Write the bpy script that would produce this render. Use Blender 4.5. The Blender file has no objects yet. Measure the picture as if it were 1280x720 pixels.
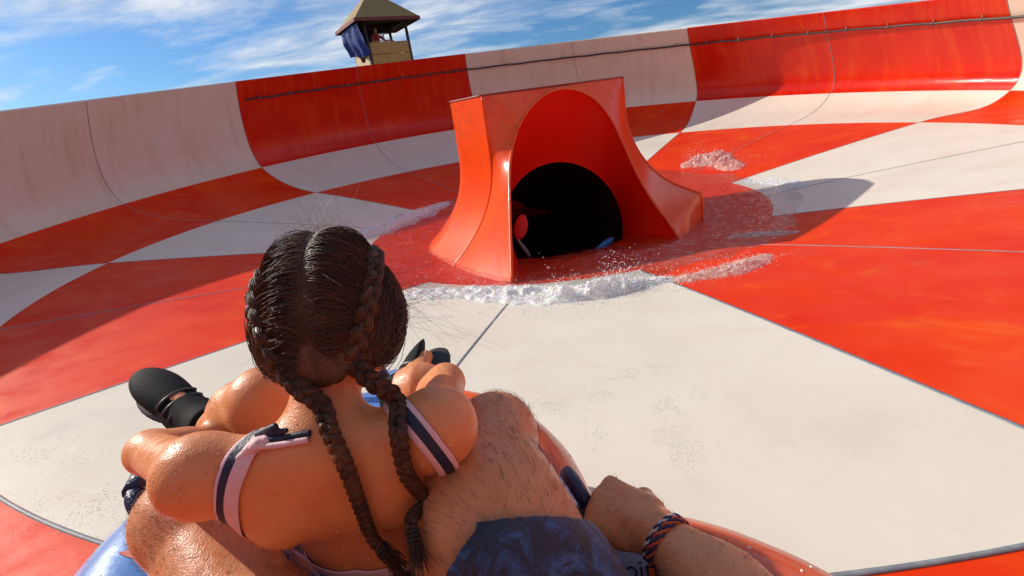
import bpy, bmesh, math, random
import numpy as np
from mathutils import Vector, Matrix, noise
from mathutils.bvhtree import BVHTree
random.seed(7); rng = np.random.default_rng(7)
SC = bpy.context.scene
COL = SC.collection
PI = math.pi

# ------------------------------------------------------------------ camera (fitted)
S = 4.8                      # metres per radius of the outer floor ring
YAW, PIT, ROL, FPX = -0.124221, 0.367750, 0.149959, 583.1358
CAM = np.array([0.0, -1.134949 * S, 0.190043 * S])
FW = np.array([math.sin(YAW) * math.cos(PIT), math.cos(YAW) * math.cos(PIT), -math.sin(PIT)])
_rt = np.array([math.cos(YAW), -math.sin(YAW), 0.0]); _up = np.cross(_rt, FW)
RT = _rt * math.cos(ROL) - _up * math.sin(ROL)
UP = _rt * math.sin(ROL) + _up * math.cos(ROL)
def look(x, y): return FW + RT * (x - 640) / FPX + UP * (360 - y) / FPX
def spot(x, y, t): return CAM + look(x, y) * t          # world point t metres out along the view

def nrm(v):
    v = np.asarray(v, float); return v / (np.linalg.norm(v) + 1e-12)

# ------------------------------------------------------------------ object helpers
def tag(o, label=None, cat=None, group=None, kind=None):
    if label: o['label'] = label
    if cat: o['category'] = cat
    if group: o['group'] = group
    if kind: o['kind'] = kind
    return o
def empty(name, loc, rz=0.0):
    o = bpy.data.objects.new(name, None); COL.objects.link(o)
    o.location = loc; o.rotation_euler = (0, 0, rz); o.empty_display_size = .2
    return o
def mesh_obj(name, V, F, mats, parent=None, mi=None, smooth=True):
    me = bpy.data.meshes.new(name)
    V = np.asarray(V, dtype=np.float32)
    if parent is not None:
        bpy.context.view_layer.update()
        M = np.array(parent.matrix_world.inverted())
        V = V @ M[:3, :3].T + M[:3, 3]
    if isinstance(F, np.ndarray):
        n, k = F.shape
        me.vertices.add(len(V)); me.vertices.foreach_set('co', V.astype(np.float32).ravel())
        me.loops.add(n * k); me.loops.foreach_set('vertex_index', F.astype(np.int32).ravel())
        me.polygons.add(n); me.polygons.foreach_set('loop_start', np.arange(0, n * k, k, dtype=np.int32))
        me.update(calc_edges=True)
    else:
        me.from_pydata(V.tolist(), [], F); me.update()
    if not isinstance(mats, (list, tuple)): mats = [mats]
    for m in mats: me.materials.append(m)
    if mi is not None: me.polygons.foreach_set('material_index', np.asarray(mi, dtype=np.int32))
    me.polygons.foreach_set('use_smooth', np.full(len(me.polygons), smooth))
    me.validate(); me.update()
    o = bpy.data.objects.new(name, me); COL.objects.link(o)
    if parent is not None: o.parent = parent
    return o

class MB:
    """collects shapes for ONE mesh"""
    def __init__(s): s.V = []; s.F = []; s.m = []
    def add(s, V, F, m=0):
        o = len(s.V); s.V += [tuple(map(float, v)) for v in V]
        s.F += [tuple(int(i) + o for i in f) for f in F]; s.m += [m] * len(F)
    def box(s, c, size, rot=None, m=0, bev=0.0):
        bm = bmesh.new(); bmesh.ops.create_cube(bm, size=1)
        bmesh.ops.scale(bm, vec=size, verts=bm.verts)
        if bev: bmesh.ops.bevel(bm, geom=list(bm.edges), offset=bev, segments=2, affect='EDGES')
        if rot is not None: bmesh.ops.rotate(bm, matrix=rot, verts=bm.verts)
        bmesh.ops.translate(bm, vec=Vector(c), verts=bm.verts)
        bm.verts.index_update()
        s.add([v.co for v in bm.verts], [[v.index for v in f.verts] for f in bm.faces], m); bm.free()
    def tube(s, P, r, seg=10, m=0, caps=True):
        P = [np.asarray(p, float) for p in P]; n = len(P)
        R = r if hasattr(r, '__len__') else [r] * n
        t0 = nrm(P[1] - P[0]); a = nrm(np.cross(t0, [0, 0, 1] if abs(t0[2]) < .9 else [1, 0, 0]))
        V = []
        for i in range(n):
            t = nrm(P[min(i + 1, n - 1)] - P[max(i - 1, 0)])
            a = nrm(a - t * (a @ t)); b = np.cross(t, a)
            for k in range(seg):
                q = 2 * PI * k / seg; V.append(P[i] + R[i] * (a * math.cos(q) + b * math.sin(q)))
        F = [(i * seg + k, i * seg + (k + 1) % seg, (i + 1) * seg + (k + 1) % seg, (i + 1) * seg + k) for i in range(n - 1) for k in range(seg)]
        if caps: F += [tuple(range(seg))[::-1], tuple((n - 1) * seg + k for k in range(seg))]
        s.add(V, F, m)
    def build(s, name, mats, parent=None, smooth=False):
        return mesh_obj(name, s.V, s.F, mats, parent, s.m, smooth)

def autosmooth(o, deg=35):
    me = o.data; bm = bmesh.new(); bm.from_mesh(me)
    for f in bm.faces: f.smooth = True
    for e in bm.edges:
        if len(e.link_faces) == 2: e.smooth = e.calc_face_angle(0) < math.radians(deg)
    bm.to_mesh(me); bm.free(); return o

def cr(P, n):
    P = np.asarray(P, float); P = np.vstack([2 * P[0] - P[1], P, 2 * P[-1] - P[-2]]); out = []
    m_ = len(P) - 3
    for u in np.linspace(0, m_ - 1e-6, n):
        i = int(u); f = u - i; p0, p1, p2, p3 = P[i:i + 4]
        out.append(.5 * (2 * p1 + (p2 - p0) * f + (2 * p0 - 5 * p1 + 4 * p2 - p3) * f**2 + (3 * p1 - p0 - 3 * p2 + p3) * f**3))
    return np.array(out)

# ------------------------------------------------------------------ materials
def new_mat(name):
    m = bpy.data.materials.new(name); m.use_nodes = True
    nt = m.node_tree; b = nt.nodes['Principled BSDF']; return m, nt, b
def N(nt, t, **kw):
    n = nt.nodes.new(t)
    for k, v in kw.items():
        if k in n.inputs.keys(): n.inputs[k].default_value = v
        else: setattr(n, k, v)
    return n
def coords(nt, scale=(1, 1, 1), out='Object'):
    tc = nt.nodes.new('ShaderNodeTexCoord'); mp = nt.nodes.new('ShaderNodeMapping')
    mp.inputs['Scale'].default_value = scale
    nt.links.new(tc.outputs[out], mp.inputs['Vector']); return mp.outputs['Vector']
def noise_n(nt, vec, scale, detail=5, rough=.6, dist=0):
    n = N(nt, 'ShaderNodeTexNoise', Scale=scale, Detail=detail, Roughness=rough, Distortion=dist)
    nt.links.new(vec, n.inputs['Vector']); return n.outputs['Fac']
def ramp(nt, fac, stops):
    r = nt.nodes.new('ShaderNodeValToRGB'); cr = r.color_ramp
    while len(cr.elements) < len(stops): cr.elements.new(.5)
    for e, (p, c) in zip(cr.elements, stops): e.position = p; e.color = tuple(c) + (1,) if len(c) == 3 else c
    nt.links.new(fac, r.inputs['Fac']); return r.outputs['Color']
def mix(nt, fac, a, b):
    m = nt.nodes.new('ShaderNodeMix'); m.data_type = 'RGBA'
    for s, v in (('A', a), ('B', b)):
        i = m.inputs[6 if s == 'A' else 7]
        if hasattr(v, 'links'): nt.links.new(v, i)
        else: i.default_value = tuple(v) + (1,)
    if hasattr(fac, 'links'): nt.links.new(fac, m.inputs[0])
    else: m.inputs[0].default_value = fac
    return m.outputs[2]
def mth(nt, op, a, b=0.0, c=None):
    m = nt.nodes.new('ShaderNodeMath'); m.operation = op
    for i, v in enumerate([a, b] + ([c] if c is not None else [])):
        if hasattr(v, 'links'): nt.links.new(v, m.inputs[i])
        else: m.inputs[i].default_value = v
    return m.outputs[0]
def bump(nt, b, h, strength, dist=.01, target='Normal', prev=None):
    bn = N(nt, 'ShaderNodeBump', Strength=strength, Distance=dist)
    nt.links.new(h, bn.inputs['Height'])
    if prev is not None: nt.links.new(prev, bn.inputs['Normal'])
    nt.links.new(bn.outputs['Normal'], b.inputs[target]); return bn.outputs['Normal']

def gelcoat(name, c1, c2, stain, stain_amt=.35, rough=.3, wet=.6, wavestr=.35, wavescale=9, streak=False):
    """glossy moulded fibreglass with a thin film of running water"""
    m, nt, b = new_mat(name)
    v = coords(nt)
    base = mix(nt, ramp(nt, noise_n(nt, v, 1.3, 6), [(.35, (0, 0, 0)), (.65, (1, 1, 1))]), c1, c2)
    st = ramp(nt, noise_n(nt, v, 2.6, 8, .7, 1.2), [(.54, (0, 0, 0)), (.70, (1, 1, 1))])
    base = mix(nt, mth(nt, 'MULTIPLY', st, stain_amt), base, stain)
    if streak:                                            # run marks left by the spray pipe
        geo = nt.nodes.new('ShaderNodeTexCoord'); sx = nt.nodes.new('ShaderNodeSeparateXYZ')
        nt.links.new(geo.outputs['Object'], sx.inputs[0])
        ang = mth(nt, 'ARCTAN2', sx.outputs[1], sx.outputs[0])
        cb = nt.nodes.new('ShaderNodeCombineXYZ')
        nt.links.new(mth(nt, 'MULTIPLY', ang, 34.0), cb.inputs[0]); nt.links.new(mth(nt, 'MULTIPLY', sx.outputs[2], .9), cb.inputs[1])
        s2 = ramp(nt, noise_n(nt, cb.outputs[0], 1.0, 6, .65), [(.5, (0, 0, 0)), (.72, (1, 1, 1))])
        base = mix(nt, mth(nt, 'MULTIPLY', s2, .45), base, stain)
    speck = ramp(nt, noise_n(nt, v, 60, 2, .5), [(.70, (0, 0, 0)), (.76, (1, 1, 1))])
    base = mix(nt, mth(nt, 'MULTIPLY', speck, .12), base, stain)
    nt.links.new(base, b.inputs['Base Color'])
    nt.links.new(ramp(nt, noise_n(nt, v, 3.2, 6), [(.3, (rough * .55,) * 3), (.7, (rough * 1.5,) * 3)]), b.inputs['Roughness'])
    b.inputs['Specular IOR Level'].default_value = .10
    bump(nt, b, noise_n(nt, v, 30, 4), .12, .004)
    b.inputs['Coat Weight'].default_value = wet
    b.inputs['Coat Roughness'].default_value = .035
    b.inputs['Coat IOR'].default_value = 1.33
    w = mth(nt, 'ADD', noise_n(nt, v, wavescale, 4, .6, .8), mth(nt, 'MULTIPLY', noise_n(nt, v, wavescale * 5, 3, .6, .5), .3))
    bump(nt, b, w, wavestr, .02, 'Coat Normal')
    return m
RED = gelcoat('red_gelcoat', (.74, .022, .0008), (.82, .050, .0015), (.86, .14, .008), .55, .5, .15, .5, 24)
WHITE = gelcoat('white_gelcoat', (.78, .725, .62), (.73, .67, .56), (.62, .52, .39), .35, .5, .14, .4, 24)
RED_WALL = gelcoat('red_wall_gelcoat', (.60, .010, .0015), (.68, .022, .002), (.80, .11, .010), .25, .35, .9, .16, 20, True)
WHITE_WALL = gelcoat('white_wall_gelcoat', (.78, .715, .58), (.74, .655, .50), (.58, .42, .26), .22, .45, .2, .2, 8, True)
def simple(name, col, rough=.5, metal=0, col2=None, sc=8, bmp=0.0, coat=0, bsc=40, spec=.5, sss=0):
    m, nt, b = new_mat(name)
    v = coords(nt)
    if col2 is not None:
        nt.links.new(mix(nt, ramp(nt, noise_n(nt, v, sc, 5), [(.35, (0, 0, 0)), (.65, (1, 1, 1))]), col, col2), b.inputs['Base Color'])
    else: b.inputs['Base Color'].default_value = tuple(col) + (1,)
    b.inputs['Roughness'].default_value = rough; b.inputs['Metallic'].default_value = metal
    b.inputs['Coat Weight'].default_value = coat; b.inputs['Coat Roughness'].default_value = .08
    b.inputs['Specular IOR Level'].default_value = spec
    if bmp: bump(nt, b, noise_n(nt, v, bsc, 4), bmp, .01)
    if sss:
        b.inputs['Subsurface Weight'].default_value = sss; b.inputs['Subsurface Radius'].default_value = (.012, .004, .002)
        b.inputs['Subsurface Scale'].default_value = .6
    return m
SEAM = simple('grey_sealant', (.17, .19, .21), .6, 0, (.26, .28, .30), 20)
BLACK_RUBBER = simple('black_hose_rubber', (.02, .02, .022), .45, 0, (.05, .045, .04), 12)
STEEL = simple('steel_clamp', (.35, .35, .36), .35, .9)

# ------------------------------------------------------------------ slide bowl surface
R1, Z1, R0, Z0 = 1.285753, .047613, 1.219432, .295673
SL, QD = .1095836, -.0379313
def az(k): return math.radians(-90 - 22.5 - 8.1924) - k * PI / 4        # seam k of the eight colour fields
def ring_pt(i, a):
    c, s = math.cos(a), math.sin(a)
    if i == 2: return np.array([c, s, 0.0])
    s_eff = s if s > -.2 else -.2 + (s + .2) * .2
    if i == 1: return np.array([R1 * c - .01603, R1 * s - .00551, Z1 - .02369 * c + .07351 * s_eff + .0])
    return np.array([R0 * c - .03733, R0 * s - .01834, Z0 - .05177 * c + .12806 * s_eff])
def herm(P, Q, A, B, t):
    return (2 * t**3 - 3 * t**2 + 1) * P + (t**3 - 2 * t**2 + t) * A + (-2 * t**3 + 3 * t**2) * Q + (t**3 - t**2) * B
def bowl(a, row, t):
    """row 3: floor (t = radius 0..1), row 2: lower wall, row 1: upper wall, row 0: rim flange"""
    e = np.array([math.cos(a), math.sin(a), 0.0]); z = np.array([0, 0, 1.0])
    if row == 3: return (e * t + z * (SL * (t - 1) + QD * (t - 1)**2)) * S
    T1 = e * math.cos(.66) + z * math.sin(.66)
    if row == 2: return herm(ring_pt(2, a), ring_pt(1, a), (e + z * SL) * .40, T1 * .26, t) * S
    if row == 1: return herm(ring_pt(1, a), ring_pt(0, a), T1 * .245, (e * math.cos(2.03) + z * math.sin(2.03)) * .36, t) * S
    p = ring_pt(0, a) * S
    return p + e * [0, .012, .065, .065][t] + z * [0, .016, .018, -.05][t]
def floor_z(r):
    q = r / S; return S * (SL * (q - 1) + QD * (q - 1)**2)
def on_floor(x, y, h=0.0):
    d = look(x, y); ts = np.linspace(.3, 16, 16000); P = CAM + ts[:, None] * d
    i = int(np.argmax(P[:, 2] - floor_z(np.hypot(P[:, 0], P[:, 1])) - h < 0)); return P[i]

RIN = .46                                                  # radius of the red inner disc / S
bowl_root = empty('slide_bowl', (0, 0, -.6))
tag(bowl_root, 'huge round water slide bowl of red and cream checkered fibreglass panels', 'water slide')
def panel(name, row, a0, a1, ts, mat, label=None):
    na = max(2, int(round(math.degrees(abs(a1 - a0)) / .9)))
    A = np.linspace(a0, a1, na + 1); V = [bowl(a, row, t) for a in A for t in ts]; n = len(ts)
    F = np.array([(i * n + j, (i + 1) * n + j, (i + 1) * n + j + 1, i * n + j + 1) for i in range(na) for j in range(n - 1)])
    if a1 > a0: pass
    else: F = F[:, ::-1]
    o = mesh_obj(name, V, F, mat, bowl_root)
    return o
for k in range(8):
    red3 = k % 2 == 1                                      # field k lies between seams k-1 and k ... (0 = the one under the raft)
    a0, a1 = az(k), az(k + 1)
    for h in range(2):
        b0, b1 = a0 + (a1 - a0) * h / 2, a0 + (a1 - a0) * (h + 1) / 2
        # k=0: between I and B is red on the floor
        cf = RED if k % 2 == 0 else WHITE
        panel('floor_panel', 3, b0, b1, np.linspace(RIN, 1, 22), cf)
        panel('lower_wall_panel', 2, b0, b1, np.linspace(0, 1, 16), WHITE if k % 2 == 0 else RED)
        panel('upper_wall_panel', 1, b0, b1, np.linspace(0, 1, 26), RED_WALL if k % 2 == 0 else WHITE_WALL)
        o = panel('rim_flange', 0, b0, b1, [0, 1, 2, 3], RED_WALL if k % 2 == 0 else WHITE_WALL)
        for p in o.data.polygons: p.use_smooth = False
# inner red disc
HC = np.array([-.15, .0])                                # where the outlet goes down
def disc():
    V = []; F = []; na = 160; rs = np.linspace(0, 1, 14)
    for i in range(na):
        a = 2 * PI * i / na; outer = bowl(a, 3, RIN)[:2]; inner = HC + .98 * np.array([math.cos(a), math.sin(a)])
        for t in rs:
            q = inner + (outer - inner) * t; V.append((q[0], q[1], floor_z(np.hypot(*q)) - (0 if t == 1 else .004)))
    n = len(rs)
    F = np.array([(i * n + j, ((i + 1) % na) * n + j, ((i + 1) % na) * n + j + 1, i * n + j + 1) for i in range(na) for j in range(n - 1)])[:, ::-1]
    return mesh_obj('centre_disc', V, F, RED, bowl_root)
disc()
def strip(P, Nn, w, lift, name='seam_joint', mat=SEAM, parent=bowl_root):
    """a raised bead of sealant along P"""
    V = []; F = []
    for i, p in enumerate(P):
        t = nrm(P[min(i + 1, len(P) - 1)] - P[max(i - 1, 0)]); s = nrm(np.cross(t, Nn[i])); n = nrm(Nn[i])
        ww = w * (1 + .25 * noise.noise(Vector((p[0] * 3, p[1] * 3, p[2] * 3))))
        V += [p - s * ww / 2 - n * .004, p - s * ww / 2 * .8 + n * lift, p + s * ww / 2 * .8 + n * lift, p + s * ww / 2 - n * .004]
    for i in range(len(P) - 1):
        for j in range(3): F.append((4 * i + j, 4 * i + j + 1, 4 * i + 4 + j + 1, 4 * i + 4 + j))
    return mesh_obj(name, V, F, mat, parent)
for q in range(16):
    k = q / 2; a = az(k); full = q % 2 == 0
    P = [bowl(a, 3, t) for t in np.linspace(RIN if full else RIN + .02, .998, 30)] + [bowl(a, 2, t) for t in np.linspace(0.01, .98, 14)] + [bowl(a, 1, t) for t in np.linspace(0.01, 1, 24)]
    tang = np.array([-math.sin(a), math.cos(a), 0])
    Nn = [nrm(np.cross(nrm(P[min(i + 1, len(P) - 1)] - P[max(i - 1, 0)]), tang)) for i in range(len(P))]
    Nn = [n if (n @ (np.array([0, 0, 2.0]) - p)) > 0 else -n for n, p in zip(Nn, P)]
    wd = {7: .017, 0: .010, 7.5: .015, 0.5: .012}.get(k, .010)
    strip(P, Nn, wd, .0025, mat=SEAM)
P = [bowl(a, 2, .004) for a in np.linspace(az(6.9), az(8.1) , 160)]
strip(P, [np.array([0, 0, 1.0])] * len(P), .014, .003)

# ------------------------------------------------------------------ spray pipe along the wall
def inward(a, row, t):
    d = .01; u = bowl(a, row, min(t + d, 1)) - bowl(a, row, t - d)
    n = nrm(np.cross(u, np.array([-math.sin(a), math.cos(a), 0])))
    return n if n @ (np.array([0, 0, 1.0]) - bowl(a, row, t)) > 0 else -n
pipe = empty('spray_pipe', tuple(bowl(az(3.5), 1, .8)))
tag(pipe, 'black spray hose clamped just below the rim of the far wall', 'hose')
pa = np.linspace(az(2) - .02, az(5.6), 260); PT = .83
m = MB(); pts = []
for i, a in enumerate(pa):
    wob = .0015 * math.sin(i * .55) + .004 * noise.noise(Vector((i * .21, 0, 0)))
    pts.append(bowl(a, 1, PT + wob) + inward(a, 1, PT) * .03)
m.tube(pts, .015, 8); m.build('hose', BLACK_RUBBER, pipe, True)
for i in range(4, 256, 9):
    a = pa[i]; c = pts[i]; t = nrm(pts[i + 1] - pts[i - 1]); n = inward(a, 1, PT); s = np.cross(t, n)
    m = MB(); loop = [c + .019 * (n * math.cos(q) + s * math.sin(q)) for q in np.linspace(0, 2 * PI, 13)]
    m.tube(loop, .0045, 5, caps=False)
    m.tube([c + s * .017, c + s * .045 - n * .03], .006, 6); m.tube([c - s * .017, c - s * .045 - n * .03], .006, 6)
    m.build('clamp', STEEL, pipe, True)

# ------------------------------------------------------------------ outlet hood in the middle
hood = empty('outlet_hood', (-.05, -.3, -.5))
tag(hood, 'tall orange red fibreglass hood over the dark outlet tunnel in the bowl centre', 'tunnel entrance')
HM, hnt, hb = new_mat('orange_hood_gelcoat')
hv = coords(hnt)
hbase = mix(hnt, ramp(hnt, noise_n(hnt, hv, 1.6, 6), [(.35, (0, 0, 0)), (.65, (1, 1, 1))]), (.86, .058, .002), (.90, .10, .005))
hst = ramp(hnt, noise_n(hnt, hv, 14, 9, .75, 1.5), [(.52, (0, 0, 0)), (.66, (1, 1, 1))])
sep = hnt.nodes.new('ShaderNodeSeparateXYZ'); hnt.links.new(hv, sep.inputs[0])
hi = mth(hnt, 'MULTIPLY', hst, ramp(hnt, mth(hnt, 'MULTIPLY', sep.outputs[2], .65), [(.35, (0, 0, 0)), (.95, (1, 1, 1))]))
hbase = mix(hnt, mth(hnt, 'MULTIPLY', hi, .55), hbase, (.22, .035, .012))          # grime under the top edge
hnt.links.new(hbase, hb.inputs['Base Color'])
hb.inputs['Roughness'].default_value = .27; hb.inputs['Specular IOR Level'].default_value = .3; hb.inputs['Coat Weight'].default_value = .3; hb.inputs['Coat Roughness'].default_value = .06
bump(hnt, hb, noise_n(hnt, hv, 7, 5), .10, .02); bump(hnt, hb, noise_n(hnt, hv, 18, 4), .2, .01, 'Coat Normal')
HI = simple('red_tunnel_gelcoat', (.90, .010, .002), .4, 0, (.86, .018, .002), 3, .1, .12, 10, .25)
HD = simple('pipe_shade_gelcoat', (.012, .003, .002), .5, 0, (.03, .005, .003), 3, .1, .1, 10, .2)  # near-black base colour carries the shade inside the pipe
ZT = 1.03; ZB = -.56
TM = spot(602, 118, 4.0); TR = spot(778, 96, 4.9); TL = spot(562, 125, 4.55)
top = [TM[:2], TL[:2], np.array([-.98, -.05]), np.array([-.80, .42]), np.array([-.35, .72]), np.array([.22, .80]), np.array([.66, .60]), np.array([.84, .26]), TR[:2]]
flr = [np.array([-.58, -.10]), np.array([-.60, .02]), np.array([-.6, .1]), np.array([-.4, .4]), np.array([-.1, .6]), np.array([.2, .6]), np.array([.45, .4]), np.array([.6, .1]), np.array([.66, -.62])]
def profile(k, s):                                        # s 0 top .. 1 bottom
    z = ZT + (ZB - ZT) * s; f = max(0, (s - .30) / .70)**2.3
    b = .04 * s; f = f * 1.12
    if k == 8:
        u = min(max((s - .18) / .56, 0), 1); f = 1 - math.sqrt(max(0, 1 - u * u * .995)); f = min(f, .97)
    return np.array([*(top[k] + flr[k] * (f + b)), z])
def dense(pts, n):                                        # resample list of keyed curves linearly between k and k+1
    return [(i, j / n) for i in range(len(pts) - 1) for j in range(n)] + [(len(pts) - 1, 0.0)]
SS = np.linspace(0, 1, 34)
keys = dense(top, 8); V = []
def catm(k, f, s):
    K = len(top) - 1
    if k == 0: return profile(0, s) * (1 - f) + profile(1, s) * f          # flat left face
    if f == 0: return profile(k, s)
    p0 = profile(max(k - 1, 1), s); p1 = profile(k, s); p2 = profile(k + 1, s); p3 = profile(min(k + 2, K), s)
    return .5 * (2 * p1 + (p2 - p0) * f + (2 * p0 - 5 * p1 + 4 * p2 - p3) * f**2 + (3 * p1 - p0 - 3 * p2 + p3) * f**3)
for (k, f) in keys:
    for s in SS: V.append(catm(k, f, s))
n = len(SS); F = [(i * n + j, (i + 1) * n + j, (i + 1) * n + j + 1, i * n + j + 1) for i in range(len(keys) - 1) for j in range(n - 1)]
shell = autosmooth(mesh_obj('shell', V, F, HM, hood), 30)
# top sheet with small raised edge
m = MB(); ring = [catm(k, f, 0) for k, f in keys]; c = np.mean(ring, axis=0)
m.add([c] + ring, [(0, i + 1, i + 2) for i in range(len(ring) - 1)] + [(0, len(ring), 1)])
m.build('top_sheet', HM, hood)
m = MB(); m.tube([r + np.array([0, 0, .004]) for r in ring] + [ring[0] + np.array([0, 0, .004])], .009, 6); m.build('top_lip', simple('dark_lip', (.25, .03, .015), .5), hood, True)
# front frame: outer outline lofted to the arch
arch = [(640, 352, 3.60), (639, 320, 3.70), (638, 285, 3.80), (637, 245, 3.90), (637, 205, 4.02), (641, 178, 4.10), (650, 152, 4.16), (665, 130, 4.26), (682, 116, 4.34), (700, 110, 4.42),
        (720, 111, 4.54), (738, 119, 4.62), (753, 132, 4.68), (765, 150, 4.72), (777, 175, 4.72), (790, 205, 4.68), (804, 233, 4.60), (820, 258, 4.50), (838, 280, 4.38), (850, 300, 4.26)]
arch = np.array([spot(*q) for q in arch])
def resample(P, n):
    P = np.asarray(P); d = np.r_[0, np.cumsum(np.linalg.norm(np.diff(P, axis=0), axis=1))]
    u = np.linspace(0, d[-1], n); return np.stack([np.interp(u, d, P[:, i]) for i in range(3)], 1)
def smooth_curve(P, it=4):
    P = P.copy()
    for _ in range(it): P[1:-1] = .25 * P[:-2] + .5 * P[1:-1] + .25 * P[2:]
    return P
arch = smooth_curve(resample(arch, 90), 6)
outerL = [profile(0, s) for s in np.linspace(1, 0, 34)]
outerT = [TM * (1 - f) + np.array([TR[0], TR[1], ZT]) * f for f in np.linspace(0, 1, 24)[1:-1]]
for q in outerT: q[2] = ZT
outerR = [profile(8, s) for s in np.linspace(0, .93, 33)]
no = 90
OL = resample(outerL, 34); OT = resample([np.array([*TM[:2], ZT]), np.array([*TR[:2], ZT])], 24); OR = resample(outerR, 34)
outer = np.concatenate([OL, OT[1:-1], OR])
arch = resample(arch, len(outer))
NB = 9; V = []
for i in range(len(outer)):
    for j in range(NB):
        f = j / (NB - 1); V.append(outer[i] * (1 - f) + arch[i] * f)
F = [(i * NB + j, i * NB + j + 1, (i + 1) * NB + j + 1, (i + 1) * NB + j) for i in range(len(outer) - 1) for j in range(NB - 1)]
autosmooth(mesh_obj('front_frame', V, F, HM, hood), 40)
m = MB(); m.tube([p for p in OR], .014, 8); m.build('edge_lip', HM, hood, True)
m = MB(); m.tube([p for p in arch], .013, 8); m.tube([p for p in OL], .010, 8); m.build('arch_lip', HM, hood, True)
# throat: arch funnels into the round pipe
axis = nrm(np.array([-.42, .86, -.30])); pc = spot(707, 282, 5.0) + np.array([0, 0, -.02]); pr = .70
bx = nrm(np.cross(axis, [0, 0, 1])); by = np.cross(bx, axis)
na = len(arch); V = []; NJ = 26
for i in range(na):
    th = math.radians(232) - math.radians(284) * i / (na - 1)
    circ = pc + pr * (bx * math.cos(th) + by * math.sin(th))
    for j in range(11):
        f = j / 10; g = f * f * (3 - 2 * f)
        q = arch[i] * (1 - g) + circ * g
        q = q + by * .05 * math.sin(PI * f) * max(0, math.sin(th)); V.append(q)
    for j in range(1, NJ + 1):
        d = j * .16; cc = pc + axis * d + np.array([0, 0, -.05 * d * d]); V.append(cc + pr * .98 * (bx * math.cos(th) + by * math.sin(th)))
n = 11 + NJ
F = [(i * n + j, (i + 1) * n + j, (i + 1) * n + j + 1, i * n + j + 1) for i in range(na - 1) for j in range(10)]
th_o = autosmooth(mesh_obj('tunnel_throat', V, F, HI, hood), 28)
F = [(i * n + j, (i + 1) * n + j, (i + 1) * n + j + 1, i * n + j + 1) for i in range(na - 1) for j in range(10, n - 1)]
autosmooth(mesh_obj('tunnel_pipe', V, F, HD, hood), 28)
# tunnel bed under the water and closed far end, so no daylight comes back
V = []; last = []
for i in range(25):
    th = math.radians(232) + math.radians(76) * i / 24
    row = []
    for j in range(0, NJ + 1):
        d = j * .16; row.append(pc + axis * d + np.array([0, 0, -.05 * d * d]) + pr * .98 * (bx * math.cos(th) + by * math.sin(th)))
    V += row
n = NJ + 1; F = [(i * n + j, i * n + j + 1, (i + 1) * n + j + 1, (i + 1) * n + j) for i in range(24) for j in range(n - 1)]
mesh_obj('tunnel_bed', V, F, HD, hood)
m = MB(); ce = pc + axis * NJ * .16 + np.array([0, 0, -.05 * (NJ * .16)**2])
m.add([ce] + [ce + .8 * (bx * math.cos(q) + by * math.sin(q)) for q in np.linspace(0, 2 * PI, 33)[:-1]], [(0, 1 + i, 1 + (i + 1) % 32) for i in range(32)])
m.build('tunnel_light_stop', HD, hood)  # added disc that keeps daylight out of the pipe's far end

# ------------------------------------------------------------------ implicit bodies (smooth union of tapered limbs)
def cone(a, b, ra, rb, k=.02):
    a = np.asarray(a, float); b = np.asarray(b, float)
    def f(X):
        ba = b - a; t = np.clip(((X - a) @ ba) / (ba @ ba + 1e-12), 0, 1)
        return np.linalg.norm(X - a - t[..., None] * ba, axis=-1) - (ra + (rb - ra) * t)
    r = max(ra, rb); return f, np.minimum(a, b) - r, np.maximum(a, b) + r, k
def ell(c, r, M=None, k=.02):
    c = np.asarray(c, float); r = np.asarray(r, float); M = np.eye(3) if M is None else np.asarray(M)   # M columns: local axes
    def f(X):
        q = (X - c) @ M; k0 = np.linalg.norm(q / r, axis=-1); k1 = np.linalg.norm(q / (r * r), axis=-1) + 1e-9
        return k0 * (k0 - 1) / k1
    R = r.max(); return f, c - R, c + R, k
def field(prims, h, pad=.03, lo=None, hi=None):
    lo = np.min([p[1] for p in prims], 0) - pad if lo is None else lo; hi = np.max([p[2] for p in prims], 0) + pad if hi is None else hi
    n = np.ceil((hi - lo) / h).astype(int) + 1
    D = np.full(n, .2, dtype=np.float64)
    for f, a, b, k in prims:
        i0 = np.clip(np.floor((a - k - .02 - lo) / h).astype(int), 0, n); i1 = np.clip(np.ceil((b + k + .02 - lo) / h).astype(int) + 1, 0, n)
        if np.any(i1 <= i0): continue
        g = np.stack(np.meshgrid(*[lo[i] + h * np.arange(i0[i], i1[i]) for i in range(3)], indexing='ij'), -1)
        d = f(g); sl = tuple(slice(i0[i], i1[i]) for i in range(3)); c = D[sl]
        if k > 0:
            hh = np.maximum(k - np.abs(c - d), 0) / k; D[sl] = np.minimum(c, d) - hh * hh * k * .25
        else: D[sl] = np.minimum(c, d)
    return D, lo
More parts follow.
